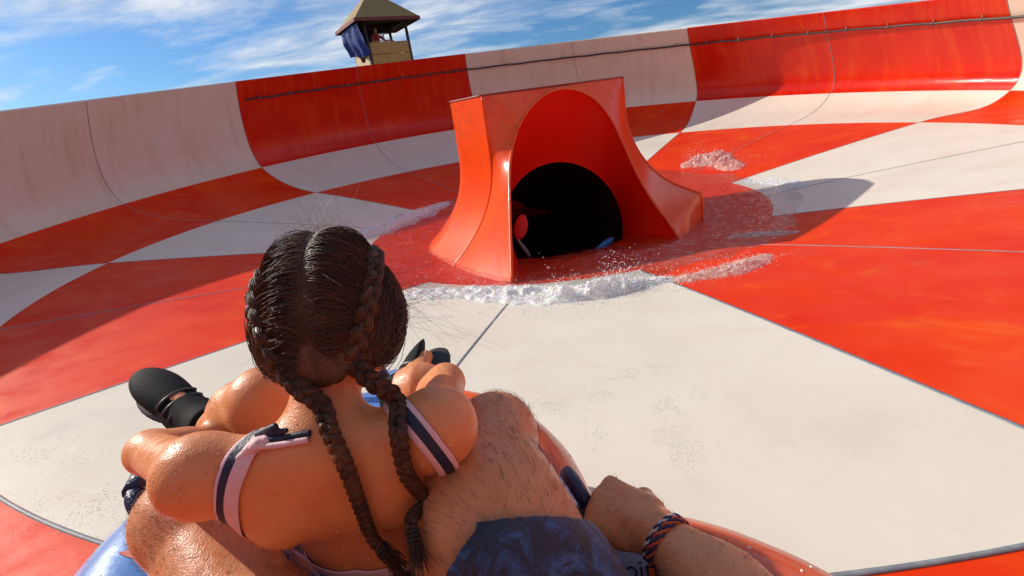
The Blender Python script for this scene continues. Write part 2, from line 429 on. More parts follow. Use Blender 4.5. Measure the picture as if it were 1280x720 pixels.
def nets(D, lo, h):
    s = D < 0
    n = np.array(D.shape) - 1
    cnt = np.zeros(n, int); offs = [(i, j, k) for i in (0, 1) for j in (0, 1) for k in (0, 1)]
    def sub(A, o): return A[o[0]:o[0] + n[0], o[1]:o[1] + n[1], o[2]:o[2] + n[2]]
    for o in offs: cnt += sub(s, o)
    act = (cnt > 0) & (cnt < 8); idx = np.argwhere(act)
    ids = np.full(n, -1, int); ids[act] = np.arange(len(idx))
    acc = np.zeros((len(idx), 3)); num = np.zeros(len(idx))
    for o in offs:
        for ax in range(3):
            if o[ax] == 0:
                o2 = list(o); o2[ax] = 1
                a = D[tuple((idx + o).T)]; b = D[tuple((idx + o2).T)]
                c = (a < 0) != (b < 0); t = np.where(c, a / (a - b + 1e-30), 0)
                p = np.tile(np.array(o, float), (len(idx), 1)); p[:, ax] = t
                acc[c] += p[c]; num[c] += 1
    V = lo + h * (idx + acc / num[:, None])
    F = []
    for ax in range(3):
        u, v = (ax + 1) % 3, (ax + 2) % 3
        sl0 = [slice(1, -1)] * 3; sl0[ax] = slice(0, -1); sl1 = list(sl0); sl1[ax] = slice(1, None)
        a = s[tuple(sl0)]; b = s[tuple(sl1)]; ch = np.argwhere(a != b)
        if not len(ch): continue
        fl = a[tuple(ch.T)]
        base = ch.copy()
        for q in range(3):
            if q != ax: base[:, q] += 1
        def gid(du, dv):
            c = base.copy(); c[:, u] -= du; c[:, v] -= dv; return ids[tuple(c.T)]
        q = np.stack([gid(0, 0), gid(1, 0), gid(1, 1), gid(0, 1)], 1)
        q[~fl] = q[~fl][:, ::-1]; F.append(q)
    F = np.concatenate(F); F = F[(F >= 0).all(1)]
    return V, F
def body(name, prims, h, mats, parent=None, cut=None, grow=0.0, post=None):
    D, lo = field(prims, h)
    if grow: D = D - grow
    if cut is not None or post is not None:
        g = np.stack(np.meshgrid(*[lo[i] + h * np.arange(D.shape[i]) for i in range(3)], indexing='ij'), -1)
        if cut is not None:
            for (p, nn) in cut: D = np.maximum(D, (g - np.asarray(p)) @ np.asarray(nn))
        if post is not None: D = post(D, g)
    V, F = nets(D, lo, h)
    return mesh_obj(name, V, F, mats, parent), (V, F)
def bvh_of(*VF):
    vs = []; fs = []
    for V, F in VF:
        o = len(vs); vs += [Vector(v) for v in V]; fs += [tuple(int(i) + o for i in f) for f in F]
    return BVHTree.FromPolygons(vs, fs)
def hit(bv, x, y, lift=0.0):
    d = nrm(look(x, y)); loc, nr, i, dist = bv.ray_cast(Vector(CAM), Vector(d))
    if loc is None: return None, None
    nr = np.array(nr); nr = nr if nr @ d < 0 else -nr
    return np.array(loc) + nr * lift, nr
def hand(w, f, n, s=1.0, side=1, curl=1.0, k=.006, spread=1.0):
    """palm + five fingers. w wrist, f towards the knuckles, n back of the hand, side: +1 thumb on cross(f, n)"""
    f = nrm(f); n = nrm(n - f * (np.asarray(n) @ f)); a = np.cross(f, n) * side
    P = []
    M = np.stack([f, a, n], 1)
    P.append(ell(w + f * .048 * s, (.055 * s, .040 * s, .016 * s), M, .012))
    P.append(cone(w, w + f * .03 * s, .026 * s, .024 * s, .012))
    lens = [(.044, .026, .021), (.048, .030, .022), (.045, .028, .021), (.036, .021, .019)]
    for i, (o, L) in enumerate(zip((.030, .010, -.011, -.030), lens)):
        kn = w + f * (.090 - .004 * abs(i - 1)) * s + a * o * s * spread + n * .003 * s
        P.append(cone(w + f * .04 * s + a * o * .7 * s, kn, .013 * s, .0125 * s, .010))
        p = kn; ang = 0; r = (.0092 if i < 3 else .0082) * s
        for j, (l, da) in enumerate(zip(L, (58, 62, 42))):
            ang += math.radians(da) * curl; q = p + (f * math.cos(ang) - n * math.sin(ang)) * l * s
            P.append(cone(p, q, r, r * .93, .004)); p = q; r *= .93
    b = w + f * .022 * s + a * .026 * s - n * .006 * s
    p1 = b + (f * .72 + a * .45 - n * .5) * .042 * s; p2 = p1 + nrm(f * .95 - a * .15 - n * .55 * curl) * .032 * s; p3 = p2 + nrm(f * .6 - a * .45 * curl - n * .6 * curl) * .026 * s
    P += [cone(b, p1, .015 * s, .0115 * s, .010), cone(p1, p2, .0110 * s, .0100 * s, .004), cone(p2, p3, .0100 * s, .0085 * s, .004)]
    return P
def face(c, X, Y, Z, s=1.0):
    """skull, jaw, nose, lips, ears, brow"""
    M = np.stack([X, Y, Z], 1); L = lambda x, y, z: c + (X * x + Y * y + Z * z) * s
    return [ell(c, (.070 * s, .088 * s, .090 * s), M, .02), ell(L(0, .035, -.055), (.052 * s, .055 * s, .055 * s), M, .03),
            cone(L(0, .088, .005), L(0, .108, -.022), .008 * s, .012 * s, .008), ell(L(0, .088, -.055), (.024 * s, .012 * s, .009 * s), M, .006),
            ell(L(0, .083, .022), (.045 * s, .014 * s, .008 * s), M, .01), ell(L(0, .080, -.09), (.018 * s, .014 * s, .014 * s), M, .012),
            ell(L(.073, .0, -.01), (.008 * s, .018 * s, .030 * s), M, .005), ell(L(-.073, .0, -.01), (.008 * s, .018 * s, .030 * s), M, .005)]
def eyes(name, c, X, Y, Z, s, parent, m1, m2):
    for sg in (-1, 1):
        m = MB(); p = c + (X * .030 * sg + Y * .080 + Z * .006) * s
        bm = bmesh.new(); bmesh.ops.create_uvsphere(bm, u_segments=16, v_segments=10, radius=.0115 * s)
        bm.verts.index_update(); vs = [np.array(v.co) + p for v in bm.verts]; fs = [[v.index for v in f.verts] for f in bm.faces]
        mi = [1 if nrm(np.mean([vs[i] for i in f], 0) - p) @ Y > .8 else 0 for f in fs]; bm.free()
        mesh_obj('eye', vs, fs, [m1, m2], parent, mi)

def skin_mat(name, c1, c2, red, rough=.38, pores=.25):
    m, nt, b = new_mat(name); v = coords(nt)
    base = mix(nt, ramp(nt, noise_n(nt, v, 9, 6), [(.35, (0, 0, 0)), (.68, (1, 1, 1))]), c1, c2)
    base = mix(nt, mth(nt, 'MULTIPLY', ramp(nt, noise_n(nt, v, 42, 6, .7), [(.52, (0, 0, 0)), (.72, (1, 1, 1))]), .35), base, red)
    fr = ramp(nt, noise_n(nt, v, 130, 2, .5), [(.70, (0, 0, 0)), (.75, (1, 1, 1))])
    base = mix(nt, mth(nt, 'MULTIPLY', fr, .25), base, tuple(x * .45 for x in red))
    nt.links.new(base, b.inputs['Base Color'])
    nt.links.new(ramp(nt, noise_n(nt, v, 60, 5), [(.35, (rough * .6,) * 3), (.65, (rough * 1.35,) * 3)]), b.inputs['Roughness'])
    b.inputs['Subsurface Weight'].default_value = .22; b.inputs['Subsurface Radius'].default_value = (.012, .004, .002); b.inputs['Subsurface Scale'].default_value = .5
    vo = N(nt, 'ShaderNodeTexVoronoi', Scale=420.0); nt.links.new(v, vo.inputs['Vector'])
    h = mth(nt, 'ADD', mth(nt, 'MULTIPLY', vo.outputs['Distance'], .5), noise_n(nt, v, 90, 6, .7))
    bump(nt, b, h, pores, .003)
    b.inputs['Coat Weight'].default_value = .06; b.inputs['Coat Roughness'].default_value = .2; b.inputs['Specular IOR Level'].default_value = .4
    return m
SKIN_A = skin_mat('tanned_adult_skin', (.62, .235, .10), (.70, .30, .135), (.56, .15, .06), .44, .26)
SKIN_B = skin_mat('tanned_young_skin', (.70, .25, .09), (.76, .295, .115), (.60, .15, .05), .42, .24)
EYEW = simple('eye_white', (.75, .72, .70), .2); EYED = simple('eye_iris', (.06, .03, .02), .15)

# ---- adult
dA = nrm([-.45, .89, 0]); lA = np.array([dA[1], -dA[0], 0])      # facing and to his right
hip = np.array([0.00, -5.335, .285])
hipR, hipL = hip + lA * .095 + np.array([0, 0, .0]), hip - lA * .095
kR = spot(619, 546, .69); kL = spot(236, 648, .62)
aR = np.array([-.34, -4.74, .20]); aL = np.array([-.56, -4.80, .19])
sh = np.array([.13, -5.66, .70]); shR = sh + lA * .185; shL = sh - lA * .185
W = spot(823, 667, .575); K = spot(762, 637, .63)
elR = spot(955, 790, .47)
def mid(a, b, f): return a * (1 - f) + b * f
up = np.array([0, 0, 1.0])
adult = []
MT = np.stack([lA, dA, up], 1)
adult += [ell(hip + up * .02 - dA * .02, (.165, .125, .12), MT, .05), ell(mid(hip, sh, .35), (.145, .11, .15), MT, .06), ell(mid(hip, sh, .72) , (.17, .115, .17), MT, .06),
          cone(shR - lA * .01, shL + lA * .01, .058, .058, .06), cone(sh, sh + np.array([0, 0, .16]) + dA * .01, .056, .052, .04)]
tR1 = spot(612, 652, .55); tL1 = mid(kL, hipL, .45) + up * .012
adult += [cone(kR, tR1, .050, .082, .05), cone(tR1, hipR, .082, .092, .06), ell(kR + up * .008, (.053, .056, .050), None, .03),
          cone(kR, mid(kR, aR, .32), .047, .054, .04), cone(mid(kR, aR, .32), aR, .054, .034, .03),
          cone(kL, tL1, .050, .078, .05), cone(tL1, hipL, .078, .092, .06), ell(kL + up * .006, (.054, .054, .050), None, .03),
          cone(kL, mid(kL, aL, .32), .047, .054, .04), cone(mid(kL, aL, .32), aL, .054, .034, .03)]
for a_, kk in ((aR, kR), (aL, kL)):
    fd = nrm([-.45, .85, 0]); adult += [cone(a_ - up * .03 - fd * .03, a_ - up * .045 + fd * .07, .034, .036, .03), cone(a_ - up * .045 + fd * .07, a_ - up * .05 + fd * .15, .036, .026, .02)]
    for q in range(5):
        s_ = np.cross(fd, up); o_ = (q - 2) * .015
        adult.append(cone(a_ - up * .05 + fd * .14 + s_ * o_, a_ - up * .055 + fd * (.185 - .006 * abs(q - 1)) + s_ * o_ * 1.1, .010, .008, .004))
adult += [cone(shR, elR, .050, .040, .03), cone(elR, mid(elR, W, .35), .040, .043, .03), cone(mid(elR, W, .35), W, .043, .028, .03)]
hn = nrm(-FW * .8 + UP * .55)
adult += hand(W, K - W, hn, 1.02, side=1 if (np.cross(nrm(K - W), hn) @ UP) > 0 else -1, curl=.95)
elL = np.array([-.26, -5.80, .56]); wL = np.array([-.10, -5.70, .76])
adult += [cone(shL, elL, .048, .040, .03), cone(elL, wL, .041, .028, .03)]
adult += hand(wL, np.array([.55, .5, .55]), np.array([-.6, .3, .5]), 1.0, 1, .75)
hcA = sh + np.array([0, -.01, .245])
adult += face(hcA, lA, dA, up, 1.05)
man, manVF = body('person', adult, .0052, SKIN_A)
tag(man, 'adult in dark blue patterned swim shorts gripping the raft handle with one hand', 'person')
man_bvh = bvh_of(manVF)
eyes('eye', hcA, lA, dA, up, 1.05, man, EYEW, EYED)
HAIRD = simple('short_dark_hair', (.03, .018, .012), .6, 0, (.06, .035, .02), 60, .8, 0, 160)
hm, _ = body('hair', [ell(hcA - dA * .012 + up * .018, (.082, .097, .095), MT, .01)], .005, HAIRD, man, cut=[(hcA + dA * .055 + up * .045, nrm(dA * 1.0 - up * .75)), (hcA - up * .045, -up)])
# shorts
SH, snt, sb = new_mat('blue_patterned_fabric'); sv = coords(snt)
pal = ramp(snt, noise_n(snt, sv, 20, 7, .72, 1.4), [(.47, (.004, .010, .030)), (.53, (.010, .035, .11)), (.60, (.03, .10, .26)), (.66, (.006, .015, .05))])
snt.links.new(pal, sb.inputs['Base Color']); sb.inputs['Roughness'].default_value = .42; sb.inputs['Sheen Weight'].default_value = .1
wv = N(snt, 'ShaderNodeTexWave', Scale=260.0, Distortion=.6); snt.links.new(sv, wv.inputs['Vector'])
hh_ = mth(snt, 'ADD', mth(snt, 'MULTIPLY', wv.outputs['Fac'], .15), mth(snt, 'MULTIPLY', noise_n(snt, sv, 16, 4, .55, 1.5), 3))
bump(snt, sb, hh_, .5, .006)
def shorts_prims(g):
    return [ell(hip + up * .02 - dA * .02, (.165 + g, .125 + g, .12 + g), MT, .05), ell(mid(hip, sh, .2), (.145 + g, .11 + g, .12), MT, .06)]
def leg_short(t1, hp, kn, hemp, hemn):
    ax = nrm(hp - kn)
    pr = [cone(kn, t1, .050, .096, .05), cone(t1, hp, .097, .108, .06)]
    D, lo = field(pr, .005)
    return pr
axR = nrm(tR1 - kR)
hemR = spot(632, 668, .50); nR = nrm(kR - hipR)
def shorts_post(D, g):
    # each leg is cut by its own hem plane
    sel = (g - hip) @ lA
    dl = (g - (hemR)) @ nrm(nR + RT * .28 + UP * .15)
    dr = (g - mid(kL, hipL, .58)) @ nrm(kL - hipL)
    fold = .0025 * np.sin(60 * ((g - hip) @ nR) + 9 * sel) + .003 * np.sin(35 * sel + 22 * g[..., 2])
    D2 = np.where(sel > 0, np.maximum(D + fold, dl), np.maximum(D + fold, dr))
    return np.maximum(D2, (g - mid(hip, sh, .30)) @ nrm(sh - hip))
sp = shorts_prims(.010) + [cone(kR, tR1, .050, .094, .05), cone(tR1, hipR, .094, .108, .06), cone(kL, tL1, .050, .090, .05), cone(tL1, hipL, .090, .106, .06)]
so, soVF = body('swim_shorts', sp, .0048, SH, man, post=shorts_post)

# ---- young passenger
shLc, shRc = spot(250, 594, .50), spot(547, 534, .52)
shM = mid(shLc, shRc, .5); XC = nrm(shRc - shLc); YC = nrm(np.cross(up, XC)); ZC = np.cross(XC, YC); MC = np.stack([XC, YC, ZC], 1)
pel = np.array([-.225, -4.965, .26])
hx = nrm(XC + RT * .0); hz = nrm(np.array([-.02, .30, .95])); hy = nrm(np.cross(hz, hx)); hx = np.cross(hy, hz); MH = np.stack([hx, hy, hz], 1)
hc = spot(415, 391, .560)
Lk, Rk = spot(331, 502, .70), spot(528, 492, .86); La, Ra = spot(264, 536, .86), spot(506, 492, .86)
Lt, Rt_ = spot(186, 474, .94), spot(537, 438, .96)
Le, Re = spot(188, 565, .64), spot(557, 478, .69)
Lw, Rw = spot(322, 556, .76), spot(520, 520, .76)
hipc = (pel - XC * .07, pel + XC * .07)
kid = [ell(mid(pel, shM, .62) + YC * .010, (.106, .060, .125), MC, .05), ell(mid(pel, shM, .34), (.088, .062, .10), MC, .05), ell(pel, (.112, .085, .085), MC, .05),
       ell(shM - ZC * .050 + YC * .002, (.112, .043, .060), MC, .03),
       cone(shLc, shM - XC * .03, .030, .034, .03), cone(shRc, shM + XC * .03, .030, .034, .03),
       ell(shLc, (.033, .033, .035), MC, .03), ell(shRc, (.033, .033, .035), MC, .03),
       ell(shM - XC * .062 - ZC * .052 - YC * .024, (.030, .016, .046), MC, .018), ell(shM + XC * .062 - ZC * .052 - YC * .024, (.030, .016, .046), MC, .018),
       cone(shM + ZC * .0, mid(shM, hc, .75), .038, .035, .035),
       cone(shLc, Le, .033, .026, .035), cone(Le, mid(Le, Lw, .3), .024, .027, .025), cone(mid(Le, Lw, .3), Lw, .028, .018, .02),
       cone(shRc, Re, .033, .024, .035), cone(Re, mid(Re, Rw, .3), .022, .024, .025), cone(mid(Re, Rw, .3), Rw, .027, .018, .02),
       cone(hipc[0], mid(hipc[0], Lk, .45), .078, .068, .04), cone(mid(hipc[0], Lk, .45), Lk, .068, .044, .03), ell(Lk, (.045, .045, .046), None, .02),
       cone(Lk, mid(Lk, La, .35), .041, .046, .03), cone(mid(Lk, La, .35), La, .046, .028, .03),
       cone(hipc[1], mid(hipc[1], Rk, .45), .078, .068, .04), cone(mid(hipc[1], Rk, .45), Rk, .068, .044, .03), ell(Rk, (.045, .045, .046), None, .02),
       cone(Rk, mid(Rk, Ra, .35), .041, .046, .03), cone(mid(Rk, Ra, .35), Ra, .046, .028, .03)]
# spine furrow is cut after the union
def foot(a_, t_, sgn):
    f = nrm(t_ - a_); return f
kid += hand(Lw, Lk - Lw + np.array([.02, .08, -.02]), up, .74, 1, .8, .005)
kid += hand(Rw, np.array([-.5, .6, -.25]), up, .74, -1, .8, .005)
for a_, t_ in ((La, Lt), (Ra, Rt_)):
    f = nrm(t_ - a_); heel = a_ - f * .035 - up * .02
    kid += [cone(heel, mid(a_, t_, .45), .020, .020, .02), cone(mid(a_, t_, .45), t_ - f * .02, .020, .014, .02)]
kid += face(hc, hx, hy, hz, .93)
def spine(D, g):
    q = g - shM; x = q @ XC; z = (q @ ZC)
    y = q @ YC
    m_ = np.exp(-(x / .010)**2) * np.clip((z + .36) / .1, 0, 1) * np.clip((-z - .01) / .04, 0, 1) * (y < .0)
    return D + .0035 * m_
kido, kidVF = body('person', kid, .0044, SKIN_B, post=spine)
tag(kido, 'young passenger with two dark braids in navy and pink swimwear seated in the raft', 'person')
eyes('eye', hc, hx, hy, hz, .93, kido, EYEW, EYED)
kid_bvh = bvh_of(kidVF)

# swim top: armhole bands, chest band, knot
NAVY = simple('navy_swim_fabric', (.006, .010, .035), .5, 0, (.012, .018, .05), 30, .25, 0, 220)
PINK = simple('pale_pink_fabric', (.78, .50, .52), .6, 0, (.70, .42, .46), 30, .25, 0, 220)
def band(path, nrmv, widths, name, parent, mats, mi, lift=.0030):
    """ribbon of strips lying on the body along path; path: list of (point, normal, across)"""
    V = []; F = []; M_ = []; nw = len(widths) + 1; edges = np.r_[0, np.cumsum(widths)] - sum(widths) / 2
    for (p, n, c) in path:
        for j, e in enumerate(edges):
            q = p + c * e
            loc, nn, i_, d_ = kid_bvh.find_nearest(Vector(q))
            loc = np.array(loc); nn = np.array(nn); nn = nn if nn @ n > -.2 else -nn
            V.append(loc + nn * (lift * (1.0 if 0 < j < nw - 1 else .55)))
    L = len(path)
    for i in range(L):
        i2 = (i + 1) % L
        for j in range(nw - 1):
            F.append((i * nw + j, i2 * nw + j, i2 * nw + j + 1, i * nw + j + 1)); M_.append(mi[j])
    o = mesh_obj(name, V, F, mats, parent, M_)
    md = o.modifiers.new('thick', 'SOLIDIFY'); md.thickness = .0022; md.offset = 1
    md = o.modifiers.new('sub', 'SUBSURF'); md.levels = 1; md.render_levels = 2
    return o
def loop_on(c, a1, a2, nrmv, R=.25, n=56):
    out = []
    for i in range(n):
        q = 2 * PI * i / n; d = a1 * math.cos(q) + a2 * math.sin(q)
        loc, nn, _, dist = kid_bvh.ray_cast(Vector(c + d * R), Vector(-d))
        if loc is None: continue
        loc = np.array(loc); nn = np.array(nn); nn = nn if nn @ d > 0 else -nn
        out.append([loc, nn, nrmv])
    P = np.array([o[0] for o in out])
    for _ in range(6): P = .25 * np.roll(P, 1, 0) + .5 * P + .25 * np.roll(P, -1, 0)
    return [(P[i], out[i][1], out[i][2]) for i in range(len(out))]
topo = None
for sg, c0 in ((-1, shLc), (1, shRc)):
    nv = nrm(XC * sg * .80 + ZC * .28 + YC * .46); a1 = nrm(np.cross(nv, YC)); a2 = np.cross(nv, a1)
    c_ = c0 - XC * sg * (.022 if sg > 0 else .060) - ZC * .008
    pth = loop_on(c_, a1, a2, nv, .085 if sg > 0 else .095)
    if sg < 0: b_ = band(pth, nv, [.012, .002, .013, .002], 'shoulder_band', kido, [PINK, NAVY], [0, 0, 1, 0])
    else: b_ = band(pth, nv, [.005, .002, .014, .003], 'shoulder_band', kido, [PINK, NAVY], [0, 0, 1, 0])
cb = mid(pel, shM, .44)
pth = loop_on(cb, XC, YC, ZC, .25, 70)
band(pth, ZC, [.004, .045, .004], 'chest_band', kido, [PINK, NAVY], [0, 1, 0])
kn, knn = hit(kid_bvh, 328, 557, .004)
if kn is not None:
    kp = []
    r_ = nrm(RT - knn * (RT @ knn)); u_ = np.cross(knn, r_)
    kp = [cone(kn - r_ * .010 - u_ * .004, kn + r_ * .008 + u_ * .003, .0062, .0066, .003), ell(kn + r_ * .0 + knn * .003, (.008, .009, .006), None, .003), cone(kn - r_ * .008 - u_ * .002, kn - r_ * .020 - u_ * .012, .0050, .0042, .003)]
    body('knot', kp, .0016, PINK, kido)
    kp = [cone(kn + r_ * .010 + u_ * .008 + knn * .002, kn + r_ * .030 + u_ * .010 + knn * .002, .0042, .0030, .003), cone(kn - r_ * .006 + u_ * .011, kn + r_ * .02 + u_ * .013 + knn * .008, .004, .004, .003)]
    body('knot_tail', kp, .0016, NAVY, kido)
    tp_ = [kn + knn * .003] + [h for h in (hit(kid_bvh, x_, y_, .003)[0] for x_, y_ in ((350, 553), (370, 549), (388, 546))) if h is not None and np.linalg.norm(h - CAM) < .7]
    if len(tp_) > 2:
        m = MB(); cc = cr(tp_, 24)
        for o_, m_ in ((-.0035, 0), (.0035, 1)): m.tube([c + u_ * o_ for c in cc], .0034, 8, m_)
        m.build('neck_strap', [PINK, NAVY], kido, True)
bp = [ell(pel, (.124, .094, .098), MC, .05), ell(mid(pel, shM, .34), (.093, .067, .10), MC, .05), ell(pel - ZC * .03, (.12, .09, .08), MC, .03)]
body('swim_bottoms', bp, .005, NAVY, kido, cut=[(pel + ZC * .085, ZC), (pel + YC * .05, nrm(YC - ZC * .5))])

# water shoes
SHOE = simple('black_neoprene', (.006, .006, .007), .75, 0, (.012, .012, .014), 40, .15, 0, 300, .15)
SOLE = simple('dark_rubber_sole', (.02, .02, .022), .7, 0, (.035, .035, .04), 50, .3)
for a_, t_, k_ in ((La, Lt, Lk), (Ra, Rt_, Rk)):
    shd = nrm(k_ - a_); f = nrm(t_ - a_); s_ = nrm(np.cross(f, up)); n_ = np.cross(s_, f)
    heel = a_ - f * .040 - n_ * .022
    e_ = t_ + f * .012
    pr = [ell(mid(heel, e_, .78), (.086, .042, .026), np.stack([f, s_, n_], 1), .02), ell(mid(heel, e_, .45), (.094, .036, .028), np.stack([f, s_, n_], 1), .02),
          ell(heel + f * .03, (.052, .037, .038), np.stack([f, s_, n_], 1), .02), cone(heel + f * .035, a_ - shd * .006, .036, .036, .015), cone(mid(heel, e_, .45), a_ - shd * .004, .034, .036, .02)]
    so_, _ = body('water_shoe', pr, .0036, SHOE, kido, cut=[(a_ + shd * .012, shd)])
    ctr = mid(heel, e_, .52) - n_ * .024
    body('sole', [ell(mid(heel, e_, .75) - n_ * .024, (.078, .043, .009), np.stack([f, s_, n_], 1), .02), ell(mid(heel, e_, .25) - n_ * .024, (.065, .034, .010), np.stack([f, s_, n_], 1), .02)], .0036, SOLE, so_)
    for q in (0, 1, 2):
        m = MB(); c_ = mid(heel, e_, .42 + .075 * q) + n_ * .004; pp = []
        for w_ in np.linspace(-1.15, 1.15, 15): pp.append(c_ + s_ * .0395 * math.sin(w_) + n_ * (.0290 * math.cos(w_)))
        m.tube(pp, .0030, 6); m.build('elastic_strap', simple('grey_elastic', (.05, .05, .055), .35), so_, True)

# ------------------------------------------------------------------ hair of the passenger
def hair_mat(name, c1, c2, c3, rough=.34):
    m, nt, b = new_mat(name); v = coords(nt)
    base = mix(nt, ramp(nt, noise_n(nt, v, 45, 4), [(.4, (0, 0, 0)), (.65, (1, 1, 1))]), c1, c2)
    base = mix(nt, ramp(nt, noise_n(nt, v, 12, 3), [(.55, (0, 0, 0)), (.75, (1, 1, 1))]), base, c3)
    nt.links.new(base, b.inputs['Base Color']); b.inputs['Roughness'].default_value = rough
    b.inputs['Specular IOR Level'].default_value = .5
    bump(nt, b, noise_n(nt, v, 420, 3), .5, .002)
    return m
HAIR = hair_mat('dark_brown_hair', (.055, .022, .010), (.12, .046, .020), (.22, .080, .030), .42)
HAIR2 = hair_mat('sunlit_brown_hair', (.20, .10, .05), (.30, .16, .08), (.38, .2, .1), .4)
CR = np.array([.0735, .093, .097])                              # hair cap radii
def capp(d, off=0.0):
    d = nrm(d); return hc + MH @ (d * (CR + off))
def cap_post(D, g):
    q = (g - hc) @ MH
    part = np.exp(-(q[..., 0] / .0028)**2) * (np.linalg.norm(q, axis=-1) > .05)
    nz = .0016 * np.sin(q[..., 1] * 420 + 60 * q[..., 0]) * np.exp(-((np.abs(q[..., 0]) - .04) / .03)**2)
    D = D + .002 * part + nz
    D = np.maximum(D, q[..., 1] - .058 - .4 * q[..., 2])       # face side left free
    D = np.maximum(D, -(q[..., 2] + .062 + .25 * q[..., 1] * 0 + .010 * np.cos(q[..., 0] * 55)))   # nape line
    return D
cap, capVF = body('hair', [ell(hc, CR - .003, MH, .01), ell(hc + MH @ np.array([0, -.040, -.045]), (.066, .048, .045), MH, .02)], .0030, HAIR, kido, post=cap_post)
# scalp seen in the parting
m = MB(); pp = [capp((0.0, math.sin(q), math.cos(q)), -.0030) for q in np.linspace(.75, -2.1, 40)]
SCALP = simple('scalp', (.36, .14, .08), .5, 0, (.28, .10, .06), 60)
m.tube(pp, .0013, 8); m.build('parting', SCALP, cap, True)

def strands(name, P, r0, r1, mat, parent):
    """P (N,K,3) polylines -> thin three-sided hairs in ONE mesh"""
    P = np.asarray(P); n, k, _ = P.shape
    T = np.gradient(P, axis=1); T /= np.linalg.norm(T, axis=2, keepdims=True) + 1e-12
    ref = np.tile(np.array([.31, .87, .38]), (n, k, 1)); A = np.cross(T, ref); A /= np.linalg.norm(A, axis=2, keepdims=True) + 1e-9; B = np.cross(T, A)
    rr = np.linspace(r0, r1, k)[None, :, None] if np.isscalar(r0) else r0
    V = np.stack([P + rr * (A * math.cos(q) + B * math.sin(q)) for q in (0, 2.094, 4.189)], 2).reshape(-1, 3)
    i = np.arange(n)[:, None, None]; j = np.arange(k - 1)[None, :, None]; c = np.arange(3)[None, None, :]
    b = (i * k + j) * 3; F = np.stack([b + c, b + (c + 1) % 3, b + 3 + (c + 1) % 3, b + 3 + c], -1).reshape(-1, 4)
    return mesh_obj(name, V, F, mat, parent)
def braid_dirs(sg):
    K_ = np.array([(.60, .62, .55), (.74, .28, .66), (.80, -.12, .58), (.80, -.45, .36), (.74, -.68, .08), (.62, -.80, -.22), (.48, -.82, -.52)])
    K_[:, 0] *= sg; return K_
def plait(name, path, norms, w, pitch, parent, rs=None):
    """three bundles crossing along path; every bundle is a fat core wrapped with fine hairs"""
    path = np.asarray(path); n = len(path)
    d = np.r_[0, np.cumsum(np.linalg.norm(np.diff(path, axis=0), axis=1))]
    T = np.gradient(path, axis=0); T /= np.linalg.norm(T, axis=1, keepdims=True)
    Nn = norms - T * np.sum(norms * T, 1, keepdims=True); Nn /= np.linalg.norm(Nn, axis=1, keepdims=True); B = np.cross(T, Nn)
    m = MB(); hairs = []
    ph = 0; phase = np.cumsum(np.r_[0, np.diff(d) / (pitch * (w / w[0])[1:])]) * 2 * PI
    for s_ in range(3):
        q = phase + s_ * 2 * PI / 3
        C_ = path + B * (w * .62 * np.sin(q))[:, None] + Nn * (w * .34 * np.sin(2 * q) + 0)[:, None]
        rr = w * .52
        m.tube(list(C_), list(rr), 9)
        Tc = np.gradient(C_, axis=0); Tc /= np.linalg.norm(Tc, axis=1, keepdims=True)
        A_ = np.cross(Tc, Nn); A_ /= np.linalg.norm(A_, axis=1, keepdims=True); Bc = np.cross(Tc, A_)
        for h_ in range(26):
            a0 = 2 * PI * h_ / 26 + rng.uniform(-.1, .1); tw = rng.uniform(-.3, .3)
            aa = a0 + tw * np.sin(q * 1.0 + rng.uniform(0, 6))
            ro = rr * (1.03 + .05 * rng.random()) + .0004 * np.sin(q * 3 + rng.uniform(0, 6))
            hairs.append(C_ + A_ * (ro * np.cos(aa))[:, None] + Bc * (ro * np.sin(aa))[:, None])
    o = m.build(name, HAIR, parent, True)
    st = strands('hair_strands', hairs, .0007, .0006, HAIR, o)
    return o
nap = {}
